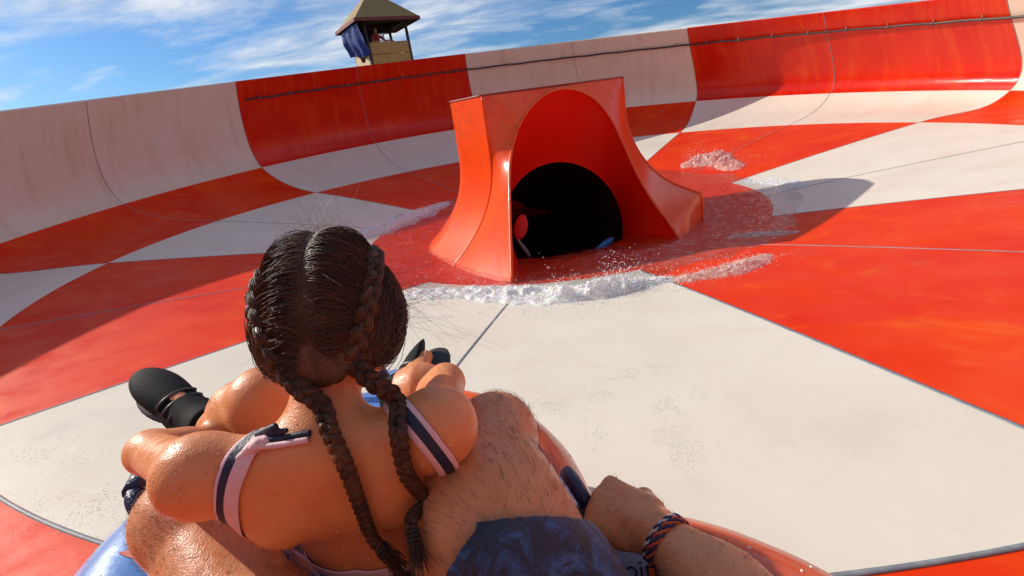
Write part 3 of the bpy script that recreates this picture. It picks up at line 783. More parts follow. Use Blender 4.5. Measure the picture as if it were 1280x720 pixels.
for sg in (-1, 1):
    K_ = braid_dirs(sg); dd = cr(K_, 90); path = np.array([capp(q, .004) for q in dd]); nn = np.array([MH @ nrm(q) for q in dd])
    w = np.linspace(.0085, .0110, 90); plait('crown_braid', path, nn, w, .052, cap)
    nap[sg] = path[-1]
    H1 = []; H2 = []
    for i in range(3600):                                       # combed from the parting to the braid
        u = rng.random(); st = math.pi * (.24 - u * 1.0); a0 = np.array([sg * abs(.018 + rng.normal() * .010), math.sin(st), math.cos(st)])
        uu = min(max(u * 1.02 + rng.normal() * .04 + .03, 0), 1); e = dd[int(uu * 89)] + rng.normal(size=3) * .03
        lift = abs(rng.normal()) * .0024 + (rng.random() < .06) * rng.uniform(.002, .008)
        row = []
        sag = rng.uniform(-.10, .16)
        for f in np.linspace(0, 1, 9):
            q = nrm(a0) * (1 - f) + nrm(e) * f; q = q + np.array([0, -sag * math.sin(PI * f) * .6, sag * math.sin(PI * f)]); row.append(capp(q, -.0022 + lift * math.sin(PI * f) + .0040 * f + .0012 * rng.random()))
        H1.append(row)
    for i in range(1500):                                       # from the temples and neck up into the braid
        u = rng.random(); e = dd[int(min(max(u + rng.normal() * .03, 0), 1) * 89)] + rng.normal(size=3) * .03
        b0 = np.array([sg * 1.0, .62 - 1.25 * u, -.10 - .42 * u]); b0 = b0 + rng.normal(size=3) * .04; row = []
        for f in np.linspace(0, 1, 9):
            q = nrm(b0) * (1 - f) + nrm(e) * f; row.append(capp(q, .0005 + .0035 * f + .0025 * math.sin(PI * f) * rng.random()))
        H2.append(row)
    nd_ = np.array([sg * .46, -.84, -.50])
    for i in range(3400):                                       # loose side hair gathered towards the nape
        u = rng.random()**.8; s0 = dd[int(u * 80)] + rng.normal(size=3) * .05; e = nd_ + rng.normal(size=3) * .05; row = []
        bul = np.array([sg * rng.uniform(.25, 1.0), rng.uniform(-.1, .35), -rng.uniform(.1, .75)]) * (1.0 - .55 * u); lf = abs(rng.normal()) * .003; wv = rng.uniform(0, 6)
        for f in np.linspace(0, 1, 9):
            q = nrm(s0) * (1 - f) + nrm(e) * f + bul * math.sin(PI * f); row.append(capp(q, .001 + (.006 + lf) * math.sin(PI * f) + .0012 * math.sin(wv + f * 9)))
        H2.append(row)
    strands('combed_hair', H1 + H2, .00052, .00036, HAIR, cap)
# hanging braids
for sg, pts_ in ((-1, [(404, 512), (414, 542), (432, 578), (452, 618), (467, 655), (480, 688)]), (1, [(496, 500), (506, 540), (513, 580), (521, 620), (527, 648), (529, 668)])):
    P = [nap[sg], mid(nap[sg], spot(*pts_[0], .50), .5)]
    h0 = hit(kid_bvh, *pts_[0], .016)[0]; h0 = h0 if h0 is not None and np.linalg.norm(h0 - CAM) < .62 else spot(*pts_[0], .50)
    P[1] = mid(nap[sg], h0, .5) - YC * .004
    for q in pts_:
        h_, n_ = hit(kid_bvh, *q, .0125)
        hm_, _n = hit(man_bvh, *q, .0125)
        if hm_ is not None and (h_ is None or np.linalg.norm(hm_ - CAM) < np.linalg.norm(h_ - CAM)): h_ = hm_
        P.append(h_ if h_ is not None and np.linalg.norm(h_ - CAM) < .62 else spot(*q, .50))
    path = cr(P, 150); nn = np.tile(nrm(-YC * .8 + ZC * .5), (150, 1))
    w = np.r_[np.linspace(.0100, .0084, 40), np.linspace(.0084, .0052, 110)]
    plait('braid', path, nn, w, .042, cap)
    e = path[-1]; t = nrm(path[-1] - path[-5]); H = []
    for i in range(150):
        s0 = e + rng.normal(size=3) * .003; dvr = nrm(t + rng.normal(size=3) * .16); H.append([s0 + dvr * l + np.array([0, 0, -.1 * l]) for l in np.linspace(0, rng.uniform(.015, .035), 6)])
    strands('braid_tuft', H, .0006, .0003, HAIR, cap)
    m = MB(); n_ = nrm(np.cross(t, [0, 0, 1])); b_ = np.cross(t, n_)
    for l in (-.004, 0, .004): m.tube([e + t * l + .0062 * (n_ * math.cos(q) + b_ * math.sin(q)) for q in np.linspace(0, 2 * PI, 17)], .0018, 6, caps=False)
    m.build('hair_tie', simple('black_elastic', (.01, .01, .01), .6), cap, True)
# flyaway hairs lit by the sun
H = []
for i in range(420):
    if i < 170:   # standing above the crown
        q = np.array([rng.normal() * .28, rng.uniform(-.2, .5), 1.0]); p = capp(q, -.002); d_ = nrm(MH @ np.array([rng.normal() * .7 + .15, rng.uniform(-.3, .5), rng.uniform(.6, 1.2)])); L = rng.uniform(.010, .036)
    elif i < 260:  # blown out to the right
        q = np.array([1.0, rng.uniform(-.5, .2), rng.uniform(-.3, .5)]); p = capp(q, .002); d_ = nrm(MH @ np.array([rng.uniform(.6, 1.2), rng.uniform(-.5, .2), rng.uniform(-.6, .5)])); L = rng.uniform(.02, .065)
    else:
        if i > 330: break
        q = rng.normal(size=3); q[1] = -abs(q[1]) * .8; p = capp(q, .001) if q[2] > -.8 else capp((q[0], q[1], .3), .001); t_ = np.cross(nrm(q), rng.normal(size=3)); d_ = nrm(MH @ (nrm(t_) + .35 * nrm(q))); L = rng.uniform(.010, .028)
    curl = rng.normal(size=3) * 1.3; row = []
    for f in np.linspace(0, 1, 10): row.append(p + d_ * L * f + curl * L * .5 * f * f + np.array([0, 0, -.25 * L * f * f]))
    H.append(row)
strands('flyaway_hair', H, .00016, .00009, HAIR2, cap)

# body hair on the adult's legs and forearm
man_bvh = bvh_of(manVF); Vm, Fm = manVF; H = []
cent = Vm[Fm].mean(1)
def near_seg(P, a, b):
    ba = b - a; t = np.clip((P - a) @ ba / (ba @ ba), 0, 1); return np.linalg.norm(P - a - t[:, None] * ba, axis=1)
for a_, b_, cnt, L0 in ((kR, mid(tR1, hipR, .12), 2300, .013), (kL, mid(tL1, hipL, .12), 2300, .013), (kR, aR, 500, .013), (kL, aL, 700, .013), (W, elR, 900, .010)):
    idx = np.where(near_seg(cent, a_, b_) < .12)[0]; pick = rng.choice(idx, cnt); ax = nrm(b_ - a_)
    for i in pick:
        v = Vm[Fm[i]]; n = nrm(np.cross(v[2] - v[0], v[3] - v[1])); c = v.mean(0) + (v[0] - v[2]) * rng.uniform(-.4, .4)
        c_ax = a_ + ax * ((c - a_) @ ax); n = n if n @ (c - c_ax) > 0 else -n
        down = -ax if a_ is not W else ax * -.3
        sw = nrm(np.cross(n, ax)) * (.9 if a_ is W else .55) * (1 if noise.noise(Vector(c * 9)) > 0 else -1)
        d_ = nrm(down + sw + rng.normal(size=3) * .35); d_ = nrm(d_ - n * (d_ @ n) + n * .22); L = L0 * rng.uniform(.5, 1.3)
        H.append([c + d_ * L * f + n * (.0012 * math.sin(PI * f)) for f in np.linspace(0, 1, 4)])
BH = simple('body_hair', (.12, .05, .025), .5)
strands('body_hair', H, .00019, .00008, BH, man)

# wrist bands
axF = nrm(elR - W); c_ = W + axF * .012; n1 = nrm(np.cross(axF, UP)); n2 = np.cross(axF, n1)
BB = [simple('orange_thread', (.72, .13, .03), .7, 0, (.6, .08, .03), 90, .5, 0, 300), simple('navy_thread', (.015, .02, .07), .7, 0, (.03, .03, .09), 90, .5), simple('pale_thread', (.55, .50, .48), .7)]
brace = empty('woven_bracelet', tuple(c_)); tag(brace, 'woven orange and navy bracelet on the wrist of the hand holding the raft', 'bracelet')
for s_, o_ in enumerate((-.0048, 0, .0048)):
    for ph in (0, PI):
        V = MB(); pts_ = []
        for q in np.linspace(0, 2 * PI, 73):
            d_ = n1 * math.cos(q) + n2 * math.sin(q)
            loc, nn_, _, _ = man_bvh.ray_cast(Vector(c_ + axF * o_ + d_ * .07), Vector(-d_)); loc = np.array(loc) if loc is not None else c_ + d_ * .03
            pts_.append(loc + d_ * (.0016 + .0010 * math.sin(12 * q + ph)) + axF * .0018 * math.sin(12 * q + ph + PI / 2))
        V.tube(pts_, .0016, 6, caps=False); V.build('cord', BB[(s_ + (ph > 0)) % 2 if s_ else (2 if ph else 1)], brace, True)

# ------------------------------------------------------------------ raft
raft = empty('tube_raft', (-.24, -5.05, .02)); tag(raft, 'blue and orange inflatable two seat tube raft sliding on the cream floor', 'raft')
def vinyl(name, c1, c2):
    m, nt, b = new_mat(name); v = coords(nt)
    base = mix(nt, ramp(nt, noise_n(nt, v, 6, 5), [(.35, (0, 0, 0)), (.65, (1, 1, 1))]), c1, c2)
    sc = ramp(nt, noise_n(nt, v, 34, 7, .75, 2), [(.60, (0, 0, 0)), (.68, (1, 1, 1))])
    base = mix(nt, mth(nt, 'MULTIPLY', sc, .25), base, (.5, .45, .45)); nt.links.new(base, b.inputs['Base Color'])
    b.inputs['Roughness'].default_value = .33; b.inputs['Coat Weight'].default_value = .4; b.inputs['Coat Roughness'].default_value = .1
    bump(nt, b, noise_n(nt, v, 25, 5), .2, .006); return m
VB = vinyl('blue_vinyl', (.10, .25, .62), (.14, .32, .70)); VO = vinyl('orange_vinyl', (.62, .075, .015), (.70, .11, .02)); VP = vinyl('pale_blue_vinyl', (.30, .42, .66), (.24, .36, .62))
VN = simple('navy_webbing', (.008, .014, .06), .35, 0, (.015, .025, .09), 40, .4, .2, 120)
c1 = np.array([-.463, -4.83, .165]); c2 = np.array([.0, -5.268, .215])
def torus(name, c, R, r, tilt, sectors, zs=1.0):
    nA, nB = 144, 28; V = []; F = []; mi = []
    X = nrm(np.array([1, 0, tilt[0]])); Y = nrm(np.array([0, 1, tilt[1]])); Z = nrm(np.cross(X, Y))
    for i in range(nA):
        a = 2 * PI * i / nA; e = X * math.cos(a) + Y * math.sin(a)
        for j in range(nB):
            b = 2 * PI * j / nB; cr_ = .0016 * math.cos(a * 40) * max(0, -math.cos(b)) + .0012 * noise.noise(Vector((a * 6, b * 3, 0)))
            V.append(c + e * (R + (r + cr_) * math.cos(b)) + Z * (r + cr_) * zs * math.sin(b))
    for i in range(nA):
        deg = (i + .5) * 360 / nA
        mm = next((m_ for lo_, hi_, m_ in sectors if lo_ <= deg < hi_ or lo_ <= deg - 360 < hi_), 0)
        for j in range(nB):
            F.append((i * nB + j, ((i + 1) % nA) * nB + j, ((i + 1) % nA) * nB + (j + 1) % nB, i * nB + (j + 1) % nB)); mi.append(mm)
    o = mesh_obj(name, V, F, [VB, VO, VP], raft, mi)
    m = MB()
    for b in (0.0,):
        m.tube([c + (X * math.cos(a) + Y * math.sin(a)) * (R + r * 1.012 * math.cos(b)) + Z * r * zs * math.sin(b) for a in np.linspace(0, 2 * PI, 145)], .004, 6, caps=False)
    m.build('weld_seam', VP, o, True)
    return o, (np.array(V), np.array(F))
t1, t1VF = torus('front_tube', c1, .335, .145, (.0, -.07), [(-60, 6, 2), (6, 75, 1), (75, 140, 0), (140, 225, 0), (225, 262, 1), (262, 300, 0)])
t2, t2VF = torus('rear_tube', c2, .300, .145, (.0, -.10), [(76, 112, 2), (22, 76, 1), (112, 170, 0), (170, 230, 1), (230, 300, 0), (300, 382, 0)])
m = MB()
for c_, R_ in ((c1, .40), (c2, .42)):
    z0 = c_[2] - .10; V = [(c_[0], c_[1], z0 - .01)] + [(c_[0] + R_ * math.cos(q), c_[1] + R_ * math.sin(q), z0 - .09 * math.sin(q) * .4) for q in np.linspace(0, 2 * PI, 49)[:-1]]
    m.add(V, [(0, 1 + i, 1 + (i + 1) % 48) for i in range(48)])
m.build('floor_sheet', VB, raft)
raft_bvh = bvh_of(t1VF, t2VF)
def handle(p, n, d, L=.15, hh=.055, patch=True):
    m = MB(); d = nrm(d); n = nrm(n)
    pp = [p - d * L / 2, p - d * L * .42 + n * hh * .7, p - d * L * .22 + n * hh, p + d * L * .22 + n * hh, p + d * L * .42 + n * hh * .7, p + d * L / 2]
    m.tube(cr(pp, 26), .0115, 10); s_ = np.cross(n, d)
    m.tube([p - d * L * .2 + n * hh, p + d * L * .2 + n * hh], .0165, 12)
    o = m.build('handle', VN, raft, True)
    for sg in ((-1, 1) if patch else ()):
        mm = MB(); rr_ = Matrix((d, s_, n)).transposed(); mm.box(p + d * sg * L * .52 + n * .001, (.055, .06, .006), rr_, 0, .002); mm.build('handle_patch', VP, o)
hp, hn_ = spot(741, 641, .685), -FW + up * .3
g0 = K - nrm(hn) * .030 - nrm(np.cross(K - W, hn)) * .045 + nrm(K - W) * .012
handle(spot(741, 646, .690), nrm(-FW + UP * .3), nrm(RT * .5 - UP * .85), .15, .034, False)
gl = spot(186, 600, .70); handle(gl - up * .03, nrm(up + lA * -.4), nrm(dA), .10, .032, False)
handle(c1 + np.array([-.1, .385, .14]), up, np.array([1, .2, 0]), .15, .05)
handle(c2 + np.array([.1, -.40, .19]), up, np.array([1, 0, 0]), .15, .05)
# lettering on the right side of the raft
tp, tn = None, None
for yy in (714, 718, 722):
    d = nrm(look(787, yy)); loc, nr, i_, ds = raft_bvh.ray_cast(Vector(CAM), Vector(d))
    if loc is not None: tp, tn = np.array(loc), np.array(nr); break
if tp is not None:
    tn = tn if tn @ (CAM - tp) > 0 else -tn
    cu = bpy.data.curves.new('lettering', 'FONT'); cu.body = 'Droite'; cu.size = .034; cu.extrude = .0006; cu.align_x = 'CENTER'; cu.align_y = 'CENTER'
    to = bpy.data.objects.new('lettering_tmp', cu); COL.objects.link(to)
    xr = nrm((RT - .12 * UP) - tn * ((RT - .12 * UP) @ tn)); yr = np.cross(tn, xr)
    bpy.context.view_layer.update(); me = bpy.data.meshes.new_from_object(to.evaluated_get(bpy.context.evaluated_depsgraph_get()))
    Vt = [tp + tn * .0015 + xr * v.co[0] + yr * v.co[1] + tn * v.co[2] for v in me.vertices]
    # wrap onto the tube
    out = []
    for v in Vt:
        loc, nr, i_, ds = raft_bvh.find_nearest(Vector(v)); out.append(np.array(loc) + (np.array(nr) if np.array(nr) @ tn > 0 else -np.array(nr)) * .0018)
    mesh_obj('lettering', out, [tuple(p.vertices) for p in me.polygons], simple('dark_print', (.012, .015, .05), .5), raft, smooth=False)
    bpy.data.objects.remove(to)
# red emblem on the left tube
eb = hit(raft_bvh, 168, 692, .002)
if eb[0] is not None:
    p_, n_ = eb; r_ = nrm(RT - n_ * (RT @ n_)); u_ = np.cross(n_, r_); shp = [(-.028, 0), (-.004, .010), (.03, .03), (.05, .012), (.045, -.012), (.01, -.012)]; V = []
    fan = [p_] + [p_ + r_ * x + u_ * y for x, y in cr([(x, y, 0) for x, y in shp + [shp[0]]], 40)[:, :2]]
    for v in fan:
        loc, nr, _, _ = raft_bvh.find_nearest(Vector(v)); nr = np.array(nr); nr = nr if nr @ n_ > 0 else -nr; V.append(np.array(loc) + nr * .0016)
    mesh_obj('emblem', V, [(0, i, i + 1) for i in range(1, 40)], simple('coral_print', (.72, .16, .10), .5), raft)

# raft already inside the tunnel
ir = empty('tube_raft', tuple(pc + axis * .5 - by * .5)); tag(ir, 'raft half hidden in the dark tunnel with one blue and one red tip showing', 'raft')
def blade(name, p, q, w, mat, t=.02):
    p = np.asarray(p); q = np.asarray(q); u = nrm(q - p); s_ = nrm(np.cross(u, FW)); L = np.linalg.norm(q - p)
    body(name, [ell((p + q) / 2, (L / 2, w / 2, t), np.stack([u, s_, np.cross(u, s_)], 1), .001)], .008, mat, ir)
TB = simple('bright_blue_vinyl', (.02, .25, .55), .35); TRd = simple('red_vinyl', (.75, .02, .01), .6)
blade('blue_tip', spot(741, 318, 4.72), spot(767, 297, 4.86), .075, TB, .03)
blade('red_tip', spot(654, 268, 4.75), spot(648, 300, 4.75), .14, TRd, .03)
blade('grey_rail', spot(646, 298, 4.70), spot(664, 322, 4.75), .04, simple('grey_vinyl', (.25, .25, .27), .5), .02)
m = MB(); cc_ = spot(705, 335, 5.15); m.tube([cc_ + .42 * (bx * math.cos(q) * 1.0 + axis * math.sin(q)) for q in np.linspace(0, 2 * PI, 49)], .12, 12, caps=False); m.build('tube', simple('navy_vinyl', (.01, .02, .06), .4), ir, True)

# ------------------------------------------------------------------ water
WT = bpy.data.materials.new('running_water'); WT.use_nodes = True; nt = WT.node_tree; nt.nodes.clear()
out = nt.nodes.new('ShaderNodeOutputMaterial'); tr = N(nt, 'ShaderNodeBsdfTransparent', Color=(.93, .96, .97, 1)); gl_ = N(nt, 'ShaderNodeBsdfGlossy', Roughness=.04)
df = N(nt, 'ShaderNodeBsdfDiffuse', Color=(.80, .62, .56, 1))
v = coords(nt); bn = N(nt, 'ShaderNodeBump', Strength=.9, Distance=.03)
nt.links.new(mth(nt, 'ADD', noise_n(nt, v, 11, 5, .62, 1.0), mth(nt, 'MULTIPLY', noise_n(nt, v, 38, 4, .6, 1.0), .35)), bn.inputs['Height'])
lw = N(nt, 'ShaderNodeLayerWeight', Blend=.5); nt.links.new(bn.outputs[0], lw.inputs['Normal']); nt.links.new(bn.outputs[0], gl_.inputs['Normal'])
fres = mth(nt, 'MULTIPLY_ADD', mth(nt, 'POWER', lw.outputs['Facing'], 4.5), .75, .03)
mx = nt.nodes.new('ShaderNodeMixShader'); nt.links.new(fres, mx.inputs[0]); nt.links.new(tr.outputs[0], mx.inputs[1]); nt.links.new(gl_.outputs[0], mx.inputs[2])
fm = ramp(nt, noise_n(nt, v, 24, 8, .75, 2.5), [(.60, (0, 0, 0)), (.72, (1, 1, 1))]); mx2 = nt.nodes.new('ShaderNodeMixShader')
nt.links.new(mth(nt, 'MULTIPLY', fm, .28), mx2.inputs[0]); nt.links.new(mx.outputs[0], mx2.inputs[1]); nt.links.new(df.outputs[0], mx2.inputs[2]); nt.links.new(mx2.outputs[0], out.inputs['Surface'])
MOUND = on_floor(745, 334)[:2]
def water_h(x, y):
    r = math.hypot(x, y); p = Vector((x * 2.2, y * 2.2, 0))
    edge = max(0, min(1, (2.42 - r) / .5)); a = math.atan2(y, x)
    h = .018 + .020 * noise.noise(p * 2) + .016 * noise.noise(p * 6) + .008 * noise.noise(p * 15)
    dm = math.hypot((x - MOUND[0]) / .62, (y - MOUND[1]) / .36); h += .12 * math.exp(-dm * dm)
    return h * edge + .004
V = []; na, nr_ = 420, 90
for i in range(na):
    a = 2 * PI * i / na; ro = 2.42 + .16 * noise.noise(Vector((math.cos(a) * 3, math.sin(a) * 3, 0))) + .10 * noise.noise(Vector((math.cos(a) * 11, math.sin(a) * 11, 3)))
    for j in range(nr_):
        r = .8 + (ro - .8) * j / (nr_ - 1); x, y = r * math.cos(a), r * math.sin(a)
        hw = water_h(x, y) if r < ro - .02 else .001
        V.append((x, y, floor_z(r) + hw))
F = np.array([(i * nr_ + j, i * nr_ + j + 1, ((i + 1) % na) * nr_ + j + 1, ((i + 1) % na) * nr_ + j) for i in range(na) for j in range(nr_ - 1)])
tag(mesh_obj('water', V, F, WT), 'shallow rippling water swirling round the hood', 'water', kind='structure')

FOAM = simple('white_water_foam', (.90, .90, .90), .5, 0, (.96, .96, .96), 30, 0, 0, 60, .35, .6)
def lacy(m, lo, hi):
    nt = m.node_tree; b = nt.nodes['Principled BSDF']; v = coords(nt)
    nt.links.new(ramp(nt, noise_n(nt, v, 46, 8, .7, 1.5), [(lo, (.12,) * 3), (hi, (1, 1, 1))]), b.inputs['Alpha']); return m
lacy(FOAM, .40, .60)
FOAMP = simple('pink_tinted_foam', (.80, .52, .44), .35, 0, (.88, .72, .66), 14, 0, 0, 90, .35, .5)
ICO = bmesh.new(); bmesh.ops.create_icosphere(ICO, subdivisions=1, radius=1); ICO.verts.index_update()
IV = np.array([v.co[:] for v in ICO.verts]); IF = np.array([[v.index for v in f.verts] for f in ICO.faces])
def blobs(C_, R_, stretch=None):
    n = len(C_); V = (IV[None] * R_[:, None, None] * (1 if stretch is None else stretch[:, None, :])) + C_[:, None, :]
    F = (IF[None] + (np.arange(n) * len(IV))[:, None, None]).reshape(-1, 3); return V.reshape(-1, 3), F
lacy(FOAMP, .44, .62)
def foam(name, path, width, height, nb, nd, mat, label, rough=1.0):
    """churned ridge: noisy sheet, lumps and thrown drops in one stuff object"""
    P = cr([np.array([p[0], p[1], 0]) for p in path], 200); T = np.gradient(P, axis=0); T /= np.linalg.norm(T, axis=1, keepdims=True); Sd = np.cross(T, up)
    MV = []; MF = []; nW = 60
    for i in range(200):
        env = math.sin(PI * i / 199)**.5; wv_ = width * env * (1 + .5 * noise.noise(Vector(P[i] * 3)))
        for j in range(nW):
            s = j / (nW - 1) * 2 - 1; q = P[i] + Sd[i] * s * wv_ / 2 * (1 + .25 * noise.noise(Vector(P[i] * 14)))
            nz = .55 + .6 * noise.noise(Vector(q * 9)) + .35 * noise.noise(Vector(q * 26)) + .14 * noise.noise(Vector(q * 60))
            h = height * env * (1 - s * s) * max(0, nz) - .004 * (abs(s) > .9) ; MV.append([q[0], q[1], floor_z(math.hypot(q[0], q[1])) + .002 + h])
    MF = [(i * nW + j, i * nW + j + 1, (i + 1) * nW + j + 1, (i + 1) * nW + j) for i in range(199) for j in range(nW - 1)]
    nb = int(nb * .9); i = rng.integers(6, 194, nb); s = rng.normal(size=nb) * .42; env = np.sin(PI * i / 199)**.5
    C_ = P[i] + Sd[i] * (s * width * .62 * env)[:, None] + rng.normal(size=(nb, 3)) * .01
    cl = np.array([noise.noise(Vector(c * 5)) for c in C_]); keep = cl > -.25
    C_ = C_[keep]; s = s[keep]; env = env[keep]; k = len(C_)
    C_[:, 2] = [floor_z(math.hypot(c[0], c[1])) for c in C_]; C_[:, 2] += height * env * np.abs(rng.normal(size=k)) * .38 * np.exp(-s * s)
    R_ = rng.uniform(.0012, .0042, k) * rough
    j = rng.integers(6, 194, nd); D_ = P[j] + Sd[j] * (rng.normal(size=nd) * width * .4)[:, None]
    jet = np.array([max(0, noise.noise(Vector(p * 4)) + .45) for p in D_]); D_[:, 2] = [floor_z(math.hypot(c[0], c[1])) for c in D_]; D_[:, 2] += height * (.5 + 2.0 * rng.random(nd)**2) * jet
    Rd = rng.uniform(.0016, .0045, nd)
    V2, F2 = blobs(np.vstack([C_, D_]), np.r_[R_, Rd]); tri = []
    for f in MF: tri += [(f[0], f[1], f[2]), (f[0], f[2], f[3])]
    V = np.vstack([np.array(MV), V2]); F = np.vstack([np.array(tri), F2 + len(MV)])
    return tag(mesh_obj(name, V, F, mat), label, 'foam', kind='stuff')
FILM = simple('thin_foam', (.9, .9, .9), .3, 0, (.95, .95, .95), 30); lacy(FILM, .54, .68)
for e_ in FILM.node_tree.nodes:
    if e_.type == 'VALTORGB' and abs(e_.color_ramp.elements[0].position - .54) < 1e-4: e_.color_ramp.elements[0].color = (0, 0, 0, 1)
fl = lambda *q: [on_floor(x, y)[:2] for x, y in q]
foam('white_water', fl((450, 376), (520, 370), (590, 367), (650, 369), (705, 369), (760, 362), (805, 354), (850, 347)), .36, .075, 9000, 900, FOAM, 'white foam ridge curling in front of the tunnel mouth')
foam('foam_film', fl((440, 372), (520, 386), (600, 388), (680, 388), (750, 380), (820, 364)), .52, .006, 900, 50, FILM, 'thin lacy foam film spreading over the cream floor before the tunnel')
foam('foam_film', fl((560, 335), (620, 352), (700, 350), (780, 335), (850, 325), (905, 312)), .40, .010, 900, 60, FILM, 'thin foam threads on the red water at the hood foot')
foam('white_water', fl((690, 374), (720, 374), (752, 368), (785, 360), (815, 354)), .20, .15, 5000, 900, FOAM, 'taller churning foam crest in the middle of the front ridge')
foam('white_water', fl((425, 305), (462, 292), (495, 280), (530, 265), (562, 252)), .42, .05, 7000, 500, FOAM, 'white foam band behind the left foot of the hood')
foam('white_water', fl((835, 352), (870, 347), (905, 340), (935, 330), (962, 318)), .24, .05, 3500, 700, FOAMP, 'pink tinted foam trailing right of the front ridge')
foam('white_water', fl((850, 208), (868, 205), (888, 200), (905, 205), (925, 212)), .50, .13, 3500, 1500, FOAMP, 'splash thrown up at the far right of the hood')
foam('white_water', fl((925, 228), (950, 226), (980, 228), (1010, 232)), .25, .02, 2000, 100, FOAM, 'thin foam along the cream panel right of the hood')
foam('white_water', fl((905, 298), (935, 294), (965, 292), (1000, 290)), .16, .02, 1500, 200, FOAMP, 'faint foam streak on the edge of the hood shadow')
# little bubble rafts left on the cream floor
bc = []
for path, w_, n_ in (([(600, 447), (630, 430), (665, 425), (690, 440)], .10, 700), ([(742, 500), (765, 482), (800, 466), (832, 455)], .075, 1500), ([(858, 580), (842, 548), (826, 520), (840, 500), (870, 490)], .07, 1600),
                     ([(660, 510), (690, 505), (715, 520)], .08, 450), ([(770, 425), (810, 420), (850, 430)], .07, 250), ([(750, 560), (745, 530)], .05, 150), ([(20, 570), (70, 560), (120, 580)], .12, 350), ([(60, 640), (110, 630), (150, 650)], .12, 300)):
    Pp = cr([on_floor(x, y) for x, y in path], 60)
    for i in range(n_):
        q = Pp[rng.integers(0, 60)] + np.array([rng.normal() * w_ * .5, rng.normal() * w_ * .5, 0])
        if noise.noise(Vector(q * 10)) > -.15: bc.append(q)
bc = np.array(bc); bc[:, 2] = [floor_z(math.hypot(c[0], c[1])) + .0005 for c in bc]
Vb, Fb = blobs(bc, rng.uniform(.0007, .0018, len(bc)), np.tile([1, 1, .4], (len(bc), 1)))
BUB = simple('bubble', (.84, .83, .80), .12, 0, None, 8, 0, .5)
tag(mesh_obj('bubble_patch', Vb, Fb, BUB), 'patches of tiny water bubbles on the cream floor', 'bubbles', kind='stuff')
# droplets on raft tubes
dr = []
for VF in (t1VF, t2VF):
    Vv, Ff = VF
    for i in rng.choice(len(Ff), 700):
        q = Vv[Ff[i]]; n = np.cross(q[2] - q[0], q[3] - q[1]); n = nrm(n); w4 = rng.dirichlet([1, 1, 1, 1]); p = w4 @ q
        if p[2] > .1: dr.append(p)
dr = np.array(dr); Vb, Fb = blobs(dr, rng.uniform(.0008, .0028, len(dr)))
tag(mesh_obj('water_droplets', Vb, Fb, BUB), 'water droplets beaded over the raft tubes', 'droplets', kind='stuff')

dr = []
for (Vv, Ff), cnt_ in ((kidVF, 5000), (manVF, 4000)):
    for i in rng.choice(len(Ff), cnt_):
        q = Vv[Ff[i]]; p = rng.dirichlet([1, 1, 1, 1]) @ q
        if np.linalg.norm(p - CAM) < 1.0 and (p - CAM) @ FW > .3 and noise.noise(Vector(p * 14)) > -.05: dr.append(p)
dr = np.array(dr); Vb, Fb = blobs(dr, rng.uniform(.0004, .0011, len(dr)))
tag(mesh_obj('skin_droplets', Vb, Fb, simple('skin_water_bead', (.80, .50, .36), .04, 0, None, 8, 0, .6, 40, .6)), 'tiny water beads on the wet shoulders and thighs', 'droplets', kind='stuff')

# ------------------------------------------------------------------ lookout tower beyond the wall
TD = 22.0
def sc_h(y): return spot(478, y, TD)[2]
cen = spot(477, 60, TD)[:2]; zf = spot(478, 86, TD)[2] - .05
vw = nrm([cen[0] - CAM[0], cen[1] - CAM[1], 0]); yawT = math.atan2(vw[1], vw[0]) - PI / 2 + .38
tower = empty('lookout_tower', (cen[0], cen[1], -3.0), yawT); tag(tower, 'wooden lookout hut with pyramid roof and blue tarp above the far rim', 'tower')
WOOD = simple('tan_boards', (.72, .36, .11), .7, 0, (.62, .30, .09), 3, .3); CREAM = simple('cream_boards', (.66, .50, .30), .7, 0, (.58, .43, .25), 3, .2)
ROOF = simple('brown_roof_felt', (.36, .23, .08), .8, 0, (.28, .18, .06), 6, .4); DARK = simple('dark_timber', (.05, .03, .02), .7, 0, (.08, .045, .03), 10, .2)
TARP = simple('blue_tarp', (.006, .02, .20), .5, 0, (.008, .035, .30), 4, .4, .1, 6); TRIM = simple('red_brown_trim', (.22, .04, .03), .6); WFR = simple('white_window_frame', (.75, .76, .78), .5)
def tl(x, y, z): 
    c, s = math.cos(yawT), math.sin(yawT); return (cen[0] + x * c - y * s, cen[1] + x * s + y * c, z)
RZ = Matrix.Rotation(yawT, 3, 'Z')
def tb(name, items, mat):
    m = MB()
    for (x, y, z, sx, sy, sz) in items: m.box(tl(x, y, z), (sx, sy, sz), RZ, 0, .01)
    return m.build(name, mat, tower)
hw = .98; ze = zf + 2.05; zp = zf + 1.05
for sx in (-1, 1):
    for sy in (-1, 1):
        tb('post', [(sx * hw, sy * hw, (ze - 3.0) / 2, .11, .11, ze + 3.0)], DARK)
tb('deck', [(0, 0, zf - .06, 2.3, 2.3, .12)], DARK)
tb('front_parapet', [(0, -hw - .02, zf + .30, 1.85, .05, .52), (0, -hw - .02, zf + .82, 1.85, .05, .48)], WOOD)
tb('back_parapet', [(0, hw + .02, zf + .5, 1.85, .05, 1.0)], WOOD)
tb('right_parapet', [(hw + .02, 0, zf + .5, .05, 1.85, 1.0)], WOOD)
